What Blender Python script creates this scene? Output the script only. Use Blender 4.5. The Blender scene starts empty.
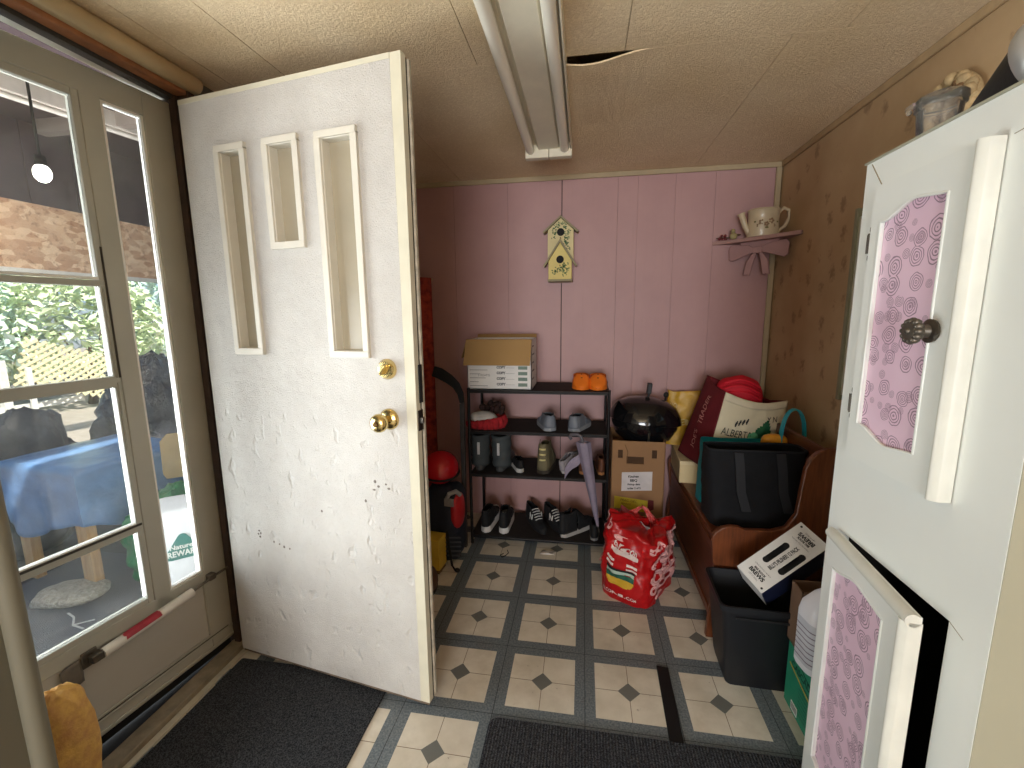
import bpy, bmesh, math, random
from mathutils import Vector, Matrix, Euler, noise
random.seed(7)
SC = bpy.context.scene
COL = SC.collection
PI = math.pi

# ------------------------------------------------------------------ camera
FPX = 435.46
YAW, TILT, ROLL = -0.161977, 0.156845, -0.010499
fw0 = Vector((math.sin(YAW), math.cos(YAW), 0)); rt0 = Vector((math.cos(YAW), -math.sin(YAW), 0)); up0 = Vector((0, 0, 1))
fwd = fw0 * math.cos(TILT) - up0 * math.sin(TILT)
upv = up0 * math.cos(TILT) + fw0 * math.sin(TILT)
rt = rt0 * math.cos(ROLL) + upv * math.sin(ROLL)
up = upv * math.cos(ROLL) - rt0 * math.sin(ROLL)
cam_d = bpy.data.cameras.new('camera'); cam = bpy.data.objects.new('camera', cam_d); COL.objects.link(cam)
cam_d.sensor_width = 36; cam_d.lens = FPX / 1024 * 36; cam_d.clip_start = 0.02
cam.matrix_world = Matrix(((rt.x, up.x, -fwd.x, 0.4323), (rt.y, up.y, -fwd.y, -1.0775), (rt.z, up.z, -fwd.z, 1.3078), (0, 0, 0, 1)))
SC.camera = cam

# ------------------------------------------------------------------ world, sun, area lights, exposure
w = bpy.data.worlds.new('sky'); SC.world = w; w.use_nodes = True
wn = w.node_tree.nodes; wl = w.node_tree.links
sky = wn.new('ShaderNodeTexSky'); sky.sky_type = 'HOSEK_WILKIE'; sky.turbidity = 4; sky.sun_direction = (0.5, -0.3, 0.75)
wl.new(sky.outputs[0], wn['Background'].inputs[0]); wn['Background'].inputs[1].default_value = 4.0

def lamp(name, kind, energy, loc=(0, 0, 0), rot=(0, 0, 0), color=(1, 1, 1), **k):
    d = bpy.data.lights.new(name, kind); d.energy = energy; d.color = color
    for a, v in k.items(): setattr(d, a, v)
    o = bpy.data.objects.new(name, d); COL.objects.link(o); o.location = loc; o.rotation_euler = rot
    return o
def aim(o, target):
    o.rotation_euler = (Vector(target) - o.location).to_track_quat('-Z', 'Y').to_euler()
sun = lamp('sun', 'SUN', 9.0, color=(1, .95, .86), angle=0.02); sun.location = (6, -3, 8); aim(sun, (0, .4, 0))
# area fill added inside the porch, standing in for daylight from the yard
porch_fill = lamp('porch_fill_light', 'AREA', 140, (-1.92, -0.72, .68), color=(.92, .97, 1.0), shape='RECTANGLE', size=1.7, size_y=1.7); aim(porch_fill, (0.3, -0.72, 1.35))
# porch bulb, then an area fill added behind the camera to light the room
bulb_l = lamp('porch_bulb_light', 'POINT', 26, (-2.2, .80, 1.94), color=(1, .96, .9), shadow_soft_size=.05)
rear_fill = lamp('rear_fill_light', 'AREA', 142, (0.25, -4.1, 1.2), color=(.97, .98, 1.0), shape='RECTANGLE', size=1.5, size_y=1.3); aim(rear_fill, (0.35, -1.2, 2.9))
SC.view_settings.view_transform = 'Standard'; SC.view_settings.look = 'None'
SC.view_settings.exposure = 0.0; SC.view_settings.gamma = 1.0; SC.view_settings.use_curve_mapping = False
SC.cycles.use_denoising = True; SC.cycles.max_bounces = 10; SC.cycles.diffuse_bounces = 6; SC.cycles.transparent_max_bounces = 16
SC.cycles.sample_clamp_indirect = 6

# ------------------------------------------------------------------ materials
def lin(c):
    c = c / 255.0
    return c / 12.92 if c <= .04045 else ((c + .055) / 1.055) ** 2.4
def rgb(t): return (lin(t[0]), lin(t[1]), lin(t[2]), 1)
MATS = {}
def base_mat(name):
    m = bpy.data.materials.new(name); m.use_nodes = True
    return m, m.node_tree.nodes, m.node_tree.links, m.node_tree.nodes['Principled BSDF']
def nmath(n, l, op, a, b=None, clamp=False):
    x = n.new('ShaderNodeMath'); x.operation = op; x.use_clamp = clamp
    for i, v in enumerate((a, b)):
        if v is None: continue
        if isinstance(v, (int, float)): x.inputs[i].default_value = v
        else: l.new(v, x.inputs[i])
    return x.outputs[0]
def nmix(n, l, f, a, b):
    x = n.new('ShaderNodeMix'); x.data_type = 'RGBA'
    for i, v in ((0, f), (6, a), (7, b)):
        if isinstance(v, tuple): x.inputs[i].default_value = v
        elif isinstance(v, (int, float)): x.inputs[i].default_value = v
        else: l.new(v, x.inputs[i])
    return x.outputs[2]
def nnoise(n, l, vec, scale, detail=3, rough=.55):
    x = n.new('ShaderNodeTexNoise'); x.inputs['Scale'].default_value = scale; x.inputs['Detail'].default_value = detail; x.inputs['Roughness'].default_value = rough
    if vec is not None: l.new(vec, x.inputs['Vector'])
    return x.outputs['Fac']
def nramp(n, l, f, p0, p1, c0=(0, 0, 0, 1), c1=(1, 1, 1, 1)):
    x = n.new('ShaderNodeValToRGB'); e = x.color_ramp.elements
    e[0].position = p0; e[1].position = p1; e[0].color = c0; e[1].color = c1; l.new(f, x.inputs[0])
    return x.outputs[0]
def ncoord(n): return n.new('ShaderNodeTexCoord').outputs['Object']
def nbump(n, l, h, strength, dist=.01):
    x = n.new('ShaderNodeBump'); x.inputs['Strength'].default_value = strength; x.inputs['Distance'].default_value = dist
    l.new(h, x.inputs['Height']); return x.outputs[0]
def M(name, c, rough=.6, metal=0.0, var=0.18, vs=14, bump=0.0, bs=120, spec=.4, c2=None, coat=0.0, bd=.004):
    """plain painted / cloth / plastic surface: two close tones broken up by noise, a little surface relief"""
    if name in MATS: return MATS[name]
    m, n, l, b = base_mat(name); co = ncoord(n)
    a = rgb(c); d = rgb(c2) if c2 else tuple(x * (1 - var) for x in a[:3]) + (1,)
    f = nramp(n, l, nnoise(n, l, co, vs, 4), .35, .68)
    l.new(nmix(n, l, f, d, a), b.inputs['Base Color'])
    b.inputs['Roughness'].default_value = rough; b.inputs['Metallic'].default_value = metal
    b.inputs['Specular IOR Level'].default_value = spec; b.inputs['Coat Weight'].default_value = coat
    if bump: l.new(nbump(n, l, nnoise(n, l, co, bs, 3), bump, bd), b.inputs['Normal'])
    MATS[name] = m; return m

def mat_floor():
    m, n, l, b = base_mat('vinyl_tile'); co = ncoord(n)
    sp = n.new('ShaderNodeSeparateXYZ'); l.new(co, sp.inputs[0])
    T = .3048
    def cell(o):
        v = nmath(n, l, 'ADD', o, T * 20.5); v = nmath(n, l, 'MODULO', v, T); return nmath(n, l, 'SUBTRACT', v, T / 2)
    ux, uy = cell(sp.outputs[0]), cell(sp.outputs[1])
    ax, ay = nmath(n, l, 'ABSOLUTE', ux), nmath(n, l, 'ABSOLUTE', uy)
    mx = nmath(n, l, 'MAXIMUM', ax, ay)
    band = nmath(n, l, 'GREATER_THAN', mx, .1165)
    seam = nmath(n, l, 'GREATER_THAN', mx, T / 2 - .0011)
    dia = nmath(n, l, 'LESS_THAN', nmath(n, l, 'ADD', ax, ay), .0385)
    quart = nmath(n, l, 'LESS_THAN', nmath(n, l, 'MINIMUM', ax, ay), .0011)
    n1 = nnoise(n, l, co, 9, 5); n2 = nnoise(n, l, co, 160, 2)
    cream = nmix(n, l, nramp(n, l, n1, .3, .75), rgb((202, 194, 177)), rgb((226, 220, 206)))
    blue = nmix(n, l, nramp(n, l, n2, .35, .65), rgb((90, 99, 105)), rgb((122, 131, 136)))
    c = nmix(n, l, quart, cream, rgb((128, 112, 92)))
    c = nmix(n, l, dia, c, rgb((110, 112, 108)))
    c = nmix(n, l, band, c, blue)
    c = nmix(n, l, seam, c, rgb((44, 48, 52)))
    scuff = nramp(n, l, nnoise(n, l, co, 26, 6, .75), .655, .69)
    c = nmix(n, l, nmath(n, l, 'MULTIPLY', scuff, .6), c, rgb((84, 66, 50)))
    dirt = nramp(n, l, nnoise(n, l, co, 3.2, 6, .7), .5, .8)
    c = nmix(n, l, nmath(n, l, 'MULTIPLY', dirt, .32), c, rgb((104, 84, 64)))
    l.new(c, b.inputs['Base Color']); b.inputs['Roughness'].default_value = .42; b.inputs['Specular IOR Level'].default_value = .35
    h = nmath(n, l, 'SUBTRACT', nmath(n, l, 'MULTIPLY', n2, .3), nmath(n, l, 'MAXIMUM', seam, quart))
    l.new(nbump(n, l, h, .3, .002), b.inputs['Normal'])
    return m
def mat_ceiling():
    m, n, l, b = base_mat('textured_ceiling_board'); co = ncoord(n)
    f = nnoise(n, l, co, 135, 5, .7)
    big = nnoise(n, l, co, 2.3, 4)
    c = nmix(n, l, nramp(n, l, big, .35, .7), rgb((230, 206, 166)), rgb((242, 222, 188)))
    c = nmix(n, l, nmath(n, l, 'MULTIPLY', nramp(n, l, f, .46, .3), .25), c, rgb((190, 160, 118)))
    l.new(c, b.inputs['Base Color']); b.inputs['Roughness'].default_value = .95
    l.new(nbump(n, l, f, .75, .008), b.inputs['Normal'])
    return m
def mat_pink():
    m, n, l, b = base_mat('mauve_painted_panelling'); co = ncoord(n)
    f = nnoise(n, l, co, 2.2, 5, .6)
    mp = n.new('ShaderNodeMapping'); mp.inputs['Scale'].default_value = (30, 30, 1.3); l.new(co, mp.inputs[0])
    g = nnoise(n, l, mp.outputs[0], 2, 4)
    c = nmix(n, l, nramp(n, l, f, .3, .75), rgb((172, 133, 132)), rgb((186, 147, 144)))
    c = nmix(n, l, nmath(n, l, 'MULTIPLY', nramp(n, l, g, .6, .75), .25), c, rgb((160, 122, 118)))
    l.new(c, b.inputs['Base Color']); b.inputs['Roughness'].default_value = .5
    l.new(nbump(n, l, g, .15, .004), b.inputs['Normal'])
    return m
def mat_wallpaper():
    m, n, l, b = base_mat('sprigged_wallpaper'); co = ncoord(n)
    f = nnoise(n, l, co, 2.6, 5, .6)
    c = nmix(n, l, nramp(n, l, f, .3, .75), rgb((172, 143, 104)), rgb((196, 168, 130)))
    mp = n.new('ShaderNodeMapping'); mp.inputs['Scale'].default_value = (1, 11.5, 7.5); mp.inputs['Rotation'].default_value = (.35, 0, 0); l.new(co, mp.inputs[0])
    v = n.new('ShaderNodeTexVoronoi'); v.inputs['Scale'].default_value = 1.0; v.inputs['Randomness'].default_value = .35; l.new(mp.outputs[0], v.inputs['Vector'])
    w2 = nmath(n, l, 'ADD', v.outputs['Distance'], nmath(n, l, 'MULTIPLY', nnoise(n, l, co, 60, 3), .5))
    spr = nramp(n, l, w2, .42, .56, (1, 1, 1, 1), (0, 0, 0, 1))
    c = nmix(n, l, nmath(n, l, 'MULTIPLY', spr, .55), c, rgb((112, 82, 54)))
    l.new(c, b.inputs['Base Color']); b.inputs['Roughness'].default_value = .75
    l.new(nbump(n, l, nnoise(n, l, co, 200, 2), .12, .002), b.inputs['Normal'])
    return m
def mat_door():
    m, n, l, b = base_mat('white_embossed_steel_door'); co = ncoord(n)
    g = nnoise(n, l, co, 210, 4, .6)
    mp = n.new('ShaderNodeMapping'); mp.inputs['Scale'].default_value = (1, .2, .62); l.new(co, mp.inputs[0])
    sep = n.new('ShaderNodeSeparateXYZ'); l.new(co, sep.inputs[0])
    low = nramp(n, l, sep.outputs[2], .98, 1.2, (1, 1, 1, 1), (.06, .06, .06, 1))
    dent = nramp(n, l, nnoise(n, l, mp.outputs[0], 26, 2, .4), .60, .74)
    wav = nnoise(n, l, co, 6, 3)
    h = nmath(n, l, 'MULTIPLY', g, .22)
    h = nmath(n, l, 'ADD', h, nmath(n, l, 'MULTIPLY', nmath(n, l, 'MULTIPLY', dent, -0.30), low))
    h = nmath(n, l, 'ADD', h, nmath(n, l, 'MULTIPLY', wav, .8))
    f = nnoise(n, l, co, 4.5, 6, .7)
    c = nmix(n, l, nramp(n, l, f, .35, .72), rgb((188, 184, 178)), rgb((204, 201, 195)))
    c = nmix(n, l, nmath(n, l, 'MULTIPLY', nramp(n, l, nnoise(n, l, co, 40, 5, .8), .68, .76), .3), c, rgb((150, 126, 100)))
    l.new(c, b.inputs['Base Color']); b.inputs['Roughness'].default_value = .45; b.inputs['Specular IOR Level'].default_value = .35
    l.new(nbump(n, l, h, .9, .02), b.inputs['Normal'])
    return m
def mat_wood(name, ca, cb, scale=5, axis=0, rough=.45, coat=0):
    if name in MATS: return MATS[name]
    m, n, l, b = base_mat(name); co = ncoord(n)
    s = [18, 18, 18]; s[axis] = 1.6
    mp = n.new('ShaderNodeMapping'); mp.inputs['Scale'].default_value = s; l.new(co, mp.inputs[0])
    f = nnoise(n, l, mp.outputs[0], scale, 5, .6)
    l.new(nmix(n, l, nramp(n, l, f, .35, .7), rgb(ca), rgb(cb)), b.inputs['Base Color'])
    b.inputs['Roughness'].default_value = rough; b.inputs['Coat Weight'].default_value = coat
    l.new(nbump(n, l, f, .12, .004), b.inputs['Normal'])
    MATS[name] = m; return m
def mat_osb():
    m, n, l, b = base_mat('osb_board'); co = ncoord(n)
    mp = n.new('ShaderNodeMapping'); mp.inputs['Scale'].default_value = (1, 1, 1.8); mp.inputs['Rotation'].default_value = (.5, 0, 0); l.new(co, mp.inputs[0])
    v = n.new('ShaderNodeTexVoronoi'); v.inputs['Scale'].default_value = 17; l.new(mp.outputs[0], v.inputs['Vector'])
    s = n.new('ShaderNodeSeparateColor'); l.new(v.outputs['Color'], s.inputs[0])
    c = nmix(n, l, s.outputs[0], rgb((184, 140, 108)), rgb((232, 198, 164)))
    c = nmix(n, l, nmath(n, l, 'MULTIPLY', nramp(n, l, nnoise(n, l, co, 30, 4), .55, .65), .5), c, rgb((120, 78, 52)))
    l.new(c, b.inputs['Base Color']); b.inputs['Roughness'].default_value = .8
    return m
def mat_rose():
    m, n, l, b = base_mat('pink_rose_scroll_paper'); co = ncoord(n)
    nz = n.new('ShaderNodeTexNoise'); nz.inputs['Scale'].default_value = 38; l.new(co, nz.inputs['Vector'])
    sp = n.new('ShaderNodeSeparateXYZ'); l.new(co, sp.inputs[0]); cb = n.new('ShaderNodeCombineXYZ'); l.new(sp.outputs[1], cb.inputs[0]); l.new(sp.outputs[2], cb.inputs[1])
    dark = None
    for sc_, rmin, rvar in ((20.0, .26, .20), (34.0, .18, .22)):
        v = n.new('ShaderNodeTexVoronoi'); v.voronoi_dimensions = '2D'; v.inputs['Scale'].default_value = sc_; v.inputs['Randomness'].default_value = .62; l.new(cb.outputs[0], v.inputs['Vector'])
        s = n.new('ShaderNodeSeparateColor'); l.new(v.outputs['Color'], s.inputs[0])
        rad = nmath(n, l, 'ADD', nmath(n, l, 'MULTIPLY', s.outputs[0], rvar), rmin)
        d = nmath(n, l, 'ADD', v.outputs['Distance'], nmath(n, l, 'MULTIPLY', nmath(n, l, 'SUBTRACT', nz.outputs['Fac'], .5), .22))
        q = nmath(n, l, 'DIVIDE', d, rad)
        ring = nmath(n, l, 'SINE', nmath(n, l, 'MULTIPLY', q, 22.0))
        inside = nmath(n, l, 'LESS_THAN', q, 1.0)
        if sc_ > 20: inside = nmath(n, l, 'MULTIPLY', inside, nmath(n, l, 'GREATER_THAN', s.outputs[1], .62))
        dk = nmath(n, l, 'MULTIPLY', nramp(n, l, ring, .1, .75), inside)
        dark = dk if dark is None else nmath(n, l, 'MAXIMUM', dark, dk)
    c = nmix(n, l, nramp(n, l, nnoise(n, l, co, 5, 3), .3, .7), rgb((220, 186, 204)), rgb((230, 200, 216)))
    c = nmix(n, l, nmath(n, l, 'MULTIPLY', dark, .8), c, rgb((112, 84, 104)))
    l.new(c, b.inputs['Base Color']); b.inputs['Roughness'].default_value = .5
    return m
def mat_carpet(name, ca, cb, rib=0, axis='X'):
    m, n, l, b = base_mat(name); co = ncoord(n)
    f = nnoise(n, l, co, 260, 3, .7)
    c = nmix(n, l, nramp(n, l, f, .4, .68), rgb(ca), rgb(cb))
    h = f
    if rib:
        wv = n.new('ShaderNodeTexWave'); wv.bands_direction = axis; wv.inputs['Scale'].default_value = rib; wv.inputs['Distortion'].default_value = .6; l.new(co, wv.inputs['Vector'])
        c = nmix(n, l, nmath(n, l, 'MULTIPLY', wv.outputs['Fac'], .6), c, rgb(ca)); h = nmath(n, l, 'SUBTRACT', f, wv.outputs['Fac'])
    l.new(c, b.inputs['Base Color']); b.inputs['Roughness'].default_value = 1.0; b.inputs['Specular IOR Level'].default_value = .1
    l.new(nbump(n, l, h, .8, .006), b.inputs['Normal'])
    return m
def mat_glass(name, tint=(1, 1, 1), refl=.06, haze=0.0, hz=(200, 205, 205)):
    m = bpy.data.materials.new(name); m.use_nodes = True
    n, l = m.node_tree.nodes, m.node_tree.links; n.clear()
    out = n.new('ShaderNodeOutputMaterial'); tr = n.new('ShaderNodeBsdfTransparent'); tr.inputs[0].default_value = (*tint, 1)
    gl = n.new('ShaderNodeBsdfGlossy'); gl.inputs['Roughness'].default_value = .02
    fr = n.new('ShaderNodeFresnel'); fr.inputs[0].default_value = 1.35
    mx = n.new('ShaderNodeMixShader'); l.new(fr.outputs[0], mx.inputs[0]); l.new(tr.outputs[0], mx.inputs[1]); l.new(gl.outputs[0], mx.inputs[2])
    last = mx.outputs[0]
    if haze:
        df = n.new('ShaderNodeBsdfDiffuse'); df.inputs[0].default_value = rgb(hz)
        co = ncoord(n); f = nmath(n, l, 'MULTIPLY', nramp(n, l, nnoise(n, l, co, 7, 5, .7), .3, .8), haze)
        m2 = n.new('ShaderNodeMixShader'); l.new(f, m2.inputs[0]); l.new(last, m2.inputs[1]); l.new(df.outputs[0], m2.inputs[2]); last = m2.outputs[0]
    l.new(last, out.inputs[0]); return m
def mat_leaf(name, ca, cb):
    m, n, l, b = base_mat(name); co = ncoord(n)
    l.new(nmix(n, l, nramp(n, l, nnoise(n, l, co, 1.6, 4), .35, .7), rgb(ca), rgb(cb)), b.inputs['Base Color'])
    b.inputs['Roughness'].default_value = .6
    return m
def mat_emit(name, c, s):
    m, n, l, b = base_mat(name); b.inputs['Base Color'].default_value = rgb(c); b.inputs['Emission Color'].default_value = rgb(c); b.inputs['Emission Strength'].default_value = s
    return m

FLOOR, CEIL, PINK, PAPER, DOORW, OSB, ROSE = mat_floor(), mat_ceiling(), mat_pink(), mat_wallpaper(), mat_door(), mat_osb(), mat_rose()
CREAM = M('cream_door_trim', (210, 205, 184), .4, var=.08, bump=.05, bs=60)
SAGE = M('grey_aluminium_frame', (178, 177, 167), .45, var=.08, vs=6)
SAGE_D = M('dark_gasket', (62, 58, 52), .7)  # plain dark tone for gaskets and the header strip
KICK = M('kick_panel_grey', (186, 182, 174), .35, var=.06, vs=5)
WHITE_TRIM = M('white_glazing_bead', (236, 234, 228), .4, var=.05)
TAN = M('tan_painted_wood', (190, 168, 130), .6, var=.12, vs=8)
TAN_TRIM = M('old_cream_trim', (178, 160, 128), .6, var=.12, vs=9)
BEIGE = M('beige_painted_wall', (102, 98, 84), .7, var=.05, vs=4)
BEIGE_L = M('beige_corner_bead', (114, 110, 94), .6, var=.05, vs=4)
DARKWOOD = M('dark_stained_jamb', (66, 48, 36), .7, var=.4, vs=18, bump=.2)
RUSTWOOD = M('bare_orange_brown_wood', (166, 110, 72), .8, var=.45, vs=12, bump=.2)
CABW = M('cream_white_gloss_paint', (234, 236, 230), .35, var=.05, vs=3, coat=.1)
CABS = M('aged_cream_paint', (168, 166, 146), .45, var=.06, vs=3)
CABD = M('door_moulding_paint', (222, 221, 210), .4, var=.14, vs=9)
BLACK = M('matte_black', (22, 22, 24), .75, var=.3)
NEARBLK = M('black_cloth', (14, 15, 20), .9, var=.4, vs=30, bump=.2, bs=300)
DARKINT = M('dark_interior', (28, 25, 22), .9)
BRASS = M('polished_brass', (228, 204, 140), .2, 1.0, var=.1)
STEEL = M('dull_steel', (150, 148, 142), .35, 1.0, var=.2)
BRONZE = M('antique_bronze', (112, 104, 94), .42, .7, var=.3, vs=40)
CARD = M('brown_cardboard', (148, 112, 78), .85, var=.1, vs=5)
CARD_IN = M('tan_cardboard_inside', (166, 132, 84), .85, var=.08, vs=4)
WCARD = M('white_printed_card', (222, 220, 216), .6, var=.05)
INK = M('black_ink', (40, 38, 38), .7)
GREYINK = M('grey_ink', (120, 120, 120), .7)
WINK = M('white_ink', (232, 230, 224), .6)
WOOD = mat_wood('brown_varnished_wood', (84, 43, 22), (122, 66, 34), 4, 2, .35, .15)
WOOD_IN = mat_wood('brown_varnished_board', (72, 37, 18), (104, 57, 29), 4, 1, .4, .1)
LUMBER = mat_wood('raw_lumber', (186, 140, 92), (216, 176, 126), 4, 2, .8)
SHELF = M('black_woven_shelf', (38, 32, 30), .8, var=.25, vs=60, bump=.2, bs=300)
RACKM = M('black_tube_metal', (34, 32, 32), .45, .6)
GLASS = mat_glass('window_glass', (.97, .98, .97), haze=.15)
CLEARP = mat_glass('clear_plastic', (.985, .985, .985), haze=.22, hz=(222, 218, 210))

# ------------------------------------------------------------------ mesh builder
class MB:
    def __init__(s): s.bm = bmesh.new()
    def V(s, p, T=None):
        p = Vector(p); return s.bm.verts.new(T @ p if T else p)
    def F(s, vs):
        try: return s.bm.faces.new(vs)
        except ValueError: return None
    def hexa(s, p, T=None):
        v = [s.V(q, T) for q in p]
        for f in ((0, 3, 2, 1), (4, 5, 6, 7), (0, 1, 5, 4), (1, 2, 6, 5), (2, 3, 7, 6), (3, 0, 4, 7)): s.F([v[i] for i in f])
        return s
    def box(s, x0, x1, y0, y1, z0, z1, T=None):
        return s.hexa([(x0, y0, z0), (x1, y0, z0), (x1, y1, z0), (x0, y1, z0), (x0, y0, z1), (x1, y0, z1), (x1, y1, z1), (x0, y1, z1)], T)
    def grid(s, fn, nu, nv, cu=False, cv=False, T=None):
        a = [[s.V(fn(i / (nu if cu else nu - 1), j / (nv if cv else nv - 1)), T) for j in range(nv)] for i in range(nu)]
        for i in range(nu if cu else nu - 1):
            for j in range(nv if cv else nv - 1):
                s.F([a[i][j], a[(i + 1) % nu][j], a[(i + 1) % nu][(j + 1) % nv], a[i][(j + 1) % nv]])
        return a
    def tube(s, pts, r, seg=8, T=None, caps=True, closed=False):
        pts = [Vector(p) for p in pts]; k = len(pts); rings = []; nrm = None
        for i, p in enumerate(pts):
            a = pts[(i - 1) % k] if (closed or i) else p; b = pts[(i + 1) % k] if (closed or i < k - 1) else p
            t = (b - a).normalized()
            if nrm is None: nrm = t.orthogonal().normalized()
            else: nrm = (nrm - t * nrm.dot(t)).normalized()
            bi = t.cross(nrm); rr = r[i] if isinstance(r, (list, tuple)) else r
            rings.append([s.V(p + (nrm * math.cos(2 * PI * j / seg) + bi * math.sin(2 * PI * j / seg)) * rr, T) for j in range(seg)])
        for i in range(k if closed else k - 1):
            A, B = rings[i], rings[(i + 1) % k]
            for j in range(seg): s.F([A[j], A[(j + 1) % seg], B[(j + 1) % seg], B[j]])
        if caps and not closed: s.F(rings[0][::-1]); s.F(rings[-1])
        return s
    def strip(s, pts, wv, th, T=None):
        """flat band along pts, width vector wv, thickness vector th"""
        wv, th = Vector(wv), Vector(th); rows = []
        for p in pts:
            p = Vector(p); rows.append([s.V(q, T) for q in (p - wv / 2, p + wv / 2, p + wv / 2 + th, p - wv / 2 + th)])
        for A, B in zip(rows, rows[1:]):
            for j in range(4): s.F([A[j], A[(j + 1) % 4], B[(j + 1) % 4], B[j]])
        s.F(rows[0][::-1]); s.F(rows[-1]); return s
    def lathe(s, prof, seg=24, T=None, cap=True):
        rings = [[s.V((r * math.cos(2 * PI * j / seg), r * math.sin(2 * PI * j / seg), z), T) for j in range(seg)] for r, z in prof]
        for A, B in zip(rings, rings[1:]):
            for j in range(seg): s.F([A[j], A[(j + 1) % seg], B[(j + 1) % seg], B[j]])
        if cap: s.F(rings[0][::-1]); s.F(rings[-1])
        return s
    def prism(s, poly, h0, h1, T=None):
        a = [s.V((x, y, h0), T) for x, y in poly]; b = [s.V((x, y, h1), T) for x, y in poly]; k = len(poly)
        for i in range(k): s.F([a[i], a[(i + 1) % k], b[(i + 1) % k], b[i]])
        s.F(a[::-1]); s.F(b); return s
    def ell(s, c, r, seg=18, rings=10, T=None, p=1.0, lump=0, lf=8, seed=0):
        c = Vector(c)
        def sp(v): return math.copysign(abs(v) ** p, v)
        def fn(u, v):
            a = 2 * PI * u; e = -PI / 2 + PI * v
            d = Vector((sp(math.cos(e)) * sp(math.cos(a)) * r[0], sp(math.cos(e)) * sp(math.sin(a)) * r[1], sp(math.sin(e)) * r[2]))
            if lump: d *= 1 + lump * (noise.noise(d * lf + Vector((seed, seed * 1.7, 0))) + .5 * noise.noise(d * lf * 2.3 + Vector((0, seed, 3))))
            return c + d
        s.grid(fn, seg, rings, cu=True, T=T); return s
    def mesh(s, mat, smooth=False, ang=40):
        bmesh.ops.remove_doubles(s.bm, verts=s.bm.verts, dist=1e-6)
        bmesh.ops.recalc_face_normals(s.bm, faces=s.bm.faces)
        me = bpy.data.meshes.new('mesh'); s.bm.to_mesh(me); s.bm.free(); me.materials.append(mat)
        if smooth:
            me.polygons.foreach_set('use_smooth', [True] * len(me.polygons)); me.set_sharp_from_angle(angle=math.radians(ang))
        return me
    def build(s, name, mat, parent=None, smooth=False, bevel=0, ang=40, bseg=2, solid=0, sub=0):
        me = s.mesh(mat, smooth or bevel > 0, ang); me.name = name
        o = bpy.data.objects.new(name, me); COL.objects.link(o)
        if parent: o.parent = parent
        if solid: md = o.modifiers.new('solid', 'SOLIDIFY'); md.thickness = solid; md.offset = 0
        if sub: md = o.modifiers.new('sub', 'SUBSURF'); md.levels = sub; md.render_levels = sub
        if bevel: md = o.modifiers.new('bevel', 'BEVEL'); md.width = bevel; md.segments = bseg; md.limit_method = 'ANGLE'; md.angle_limit = math.radians(35); md.harden_normals = False
        return o
def tag(o, label, cat, group=None):
    o['label'] = label; o['category'] = cat
    if group: o['group'] = group
    return o
def thing(name, label, cat, loc=(0, 0, 0), rot=(0, 0, 0), group=None):
    o = bpy.data.objects.new(name, None); COL.objects.link(o); o.empty_display_size = .05
    o.location = loc; o.rotation_euler = rot
    return tag(o, label, cat, group)
def struct(o): o['kind'] = 'structure'; return o
def sempty(name, loc, rot=(0, 0, 0)):
    o = bpy.data.objects.new(name, None); COL.objects.link(o); o.location = loc; o.rotation_euler = rot; return struct(o)
def dup(root, loc, rot, label, group=None):
    r = root.copy(); COL.objects.link(r); r.location = loc; r.rotation_euler = rot; r['label'] = label
    if group: r['group'] = group
    for ch in list(root.children):
        c = ch.copy(); COL.objects.link(c); c.parent = r
        for g in list(ch.children):
            d = g.copy(); COL.objects.link(d); d.parent = c
    return r
TX = Matrix.Translation
def RX(a): return Matrix.Rotation(a, 4, 'X')
def RY(a): return Matrix.Rotation(a, 4, 'Y')
def RZ(a): return Matrix.Rotation(a, 4, 'Z')
FACE_Y = RX(PI / 2)                       # text upright, facing -y
def text_bm(mb, body, size, T, align='CENTER', shear=0, bold=0):
    cu = bpy.data.curves.new('t', 'FONT'); cu.body = body; cu.size = size; cu.align_x = align; cu.align_y = 'CENTER'; cu.shear = shear; cu.offset = bold; cu.resolution_u = 3
    o = bpy.data.objects.new('t', cu); COL.objects.link(o)
    me = bpy.data.meshes.new_from_object(o.evaluated_get(bpy.context.evaluated_depsgraph_get()))
    me.transform(T); mb.bm.from_mesh(me)
    bpy.data.objects.remove(o); bpy.data.curves.remove(cu); bpy.data.meshes.remove(me)
def wrinkle(p, amp, f, seed=0):
    q = Vector(p) * f + Vector((seed, seed * .7, -seed))
    return amp * (noise.noise(q) + .5 * noise.noise(q * 2.1) + .3 * abs(noise.noise(q * 4.3)))
def basis(u, v, o):
    u = Vector(u).normalized(); v = Vector(v); v = (v - u * v.dot(u)).normalized(); nn = u.cross(v)
    return Matrix(((u.x, v.x, nn.x, o[0]), (u.y, v.y, nn.y, o[1]), (u.z, v.z, nn.z, o[2]), (0, 0, 0, 1)))

# ================================================================== ROOM SHELL
XL, XR, YB, YF, H = -0.93, 1.47, 1.60, -4.2, 2.10
struct(MB().box(XL, XR + .1, YF, YB + .1, -.12, 0).build('floor', FLOOR))
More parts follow.
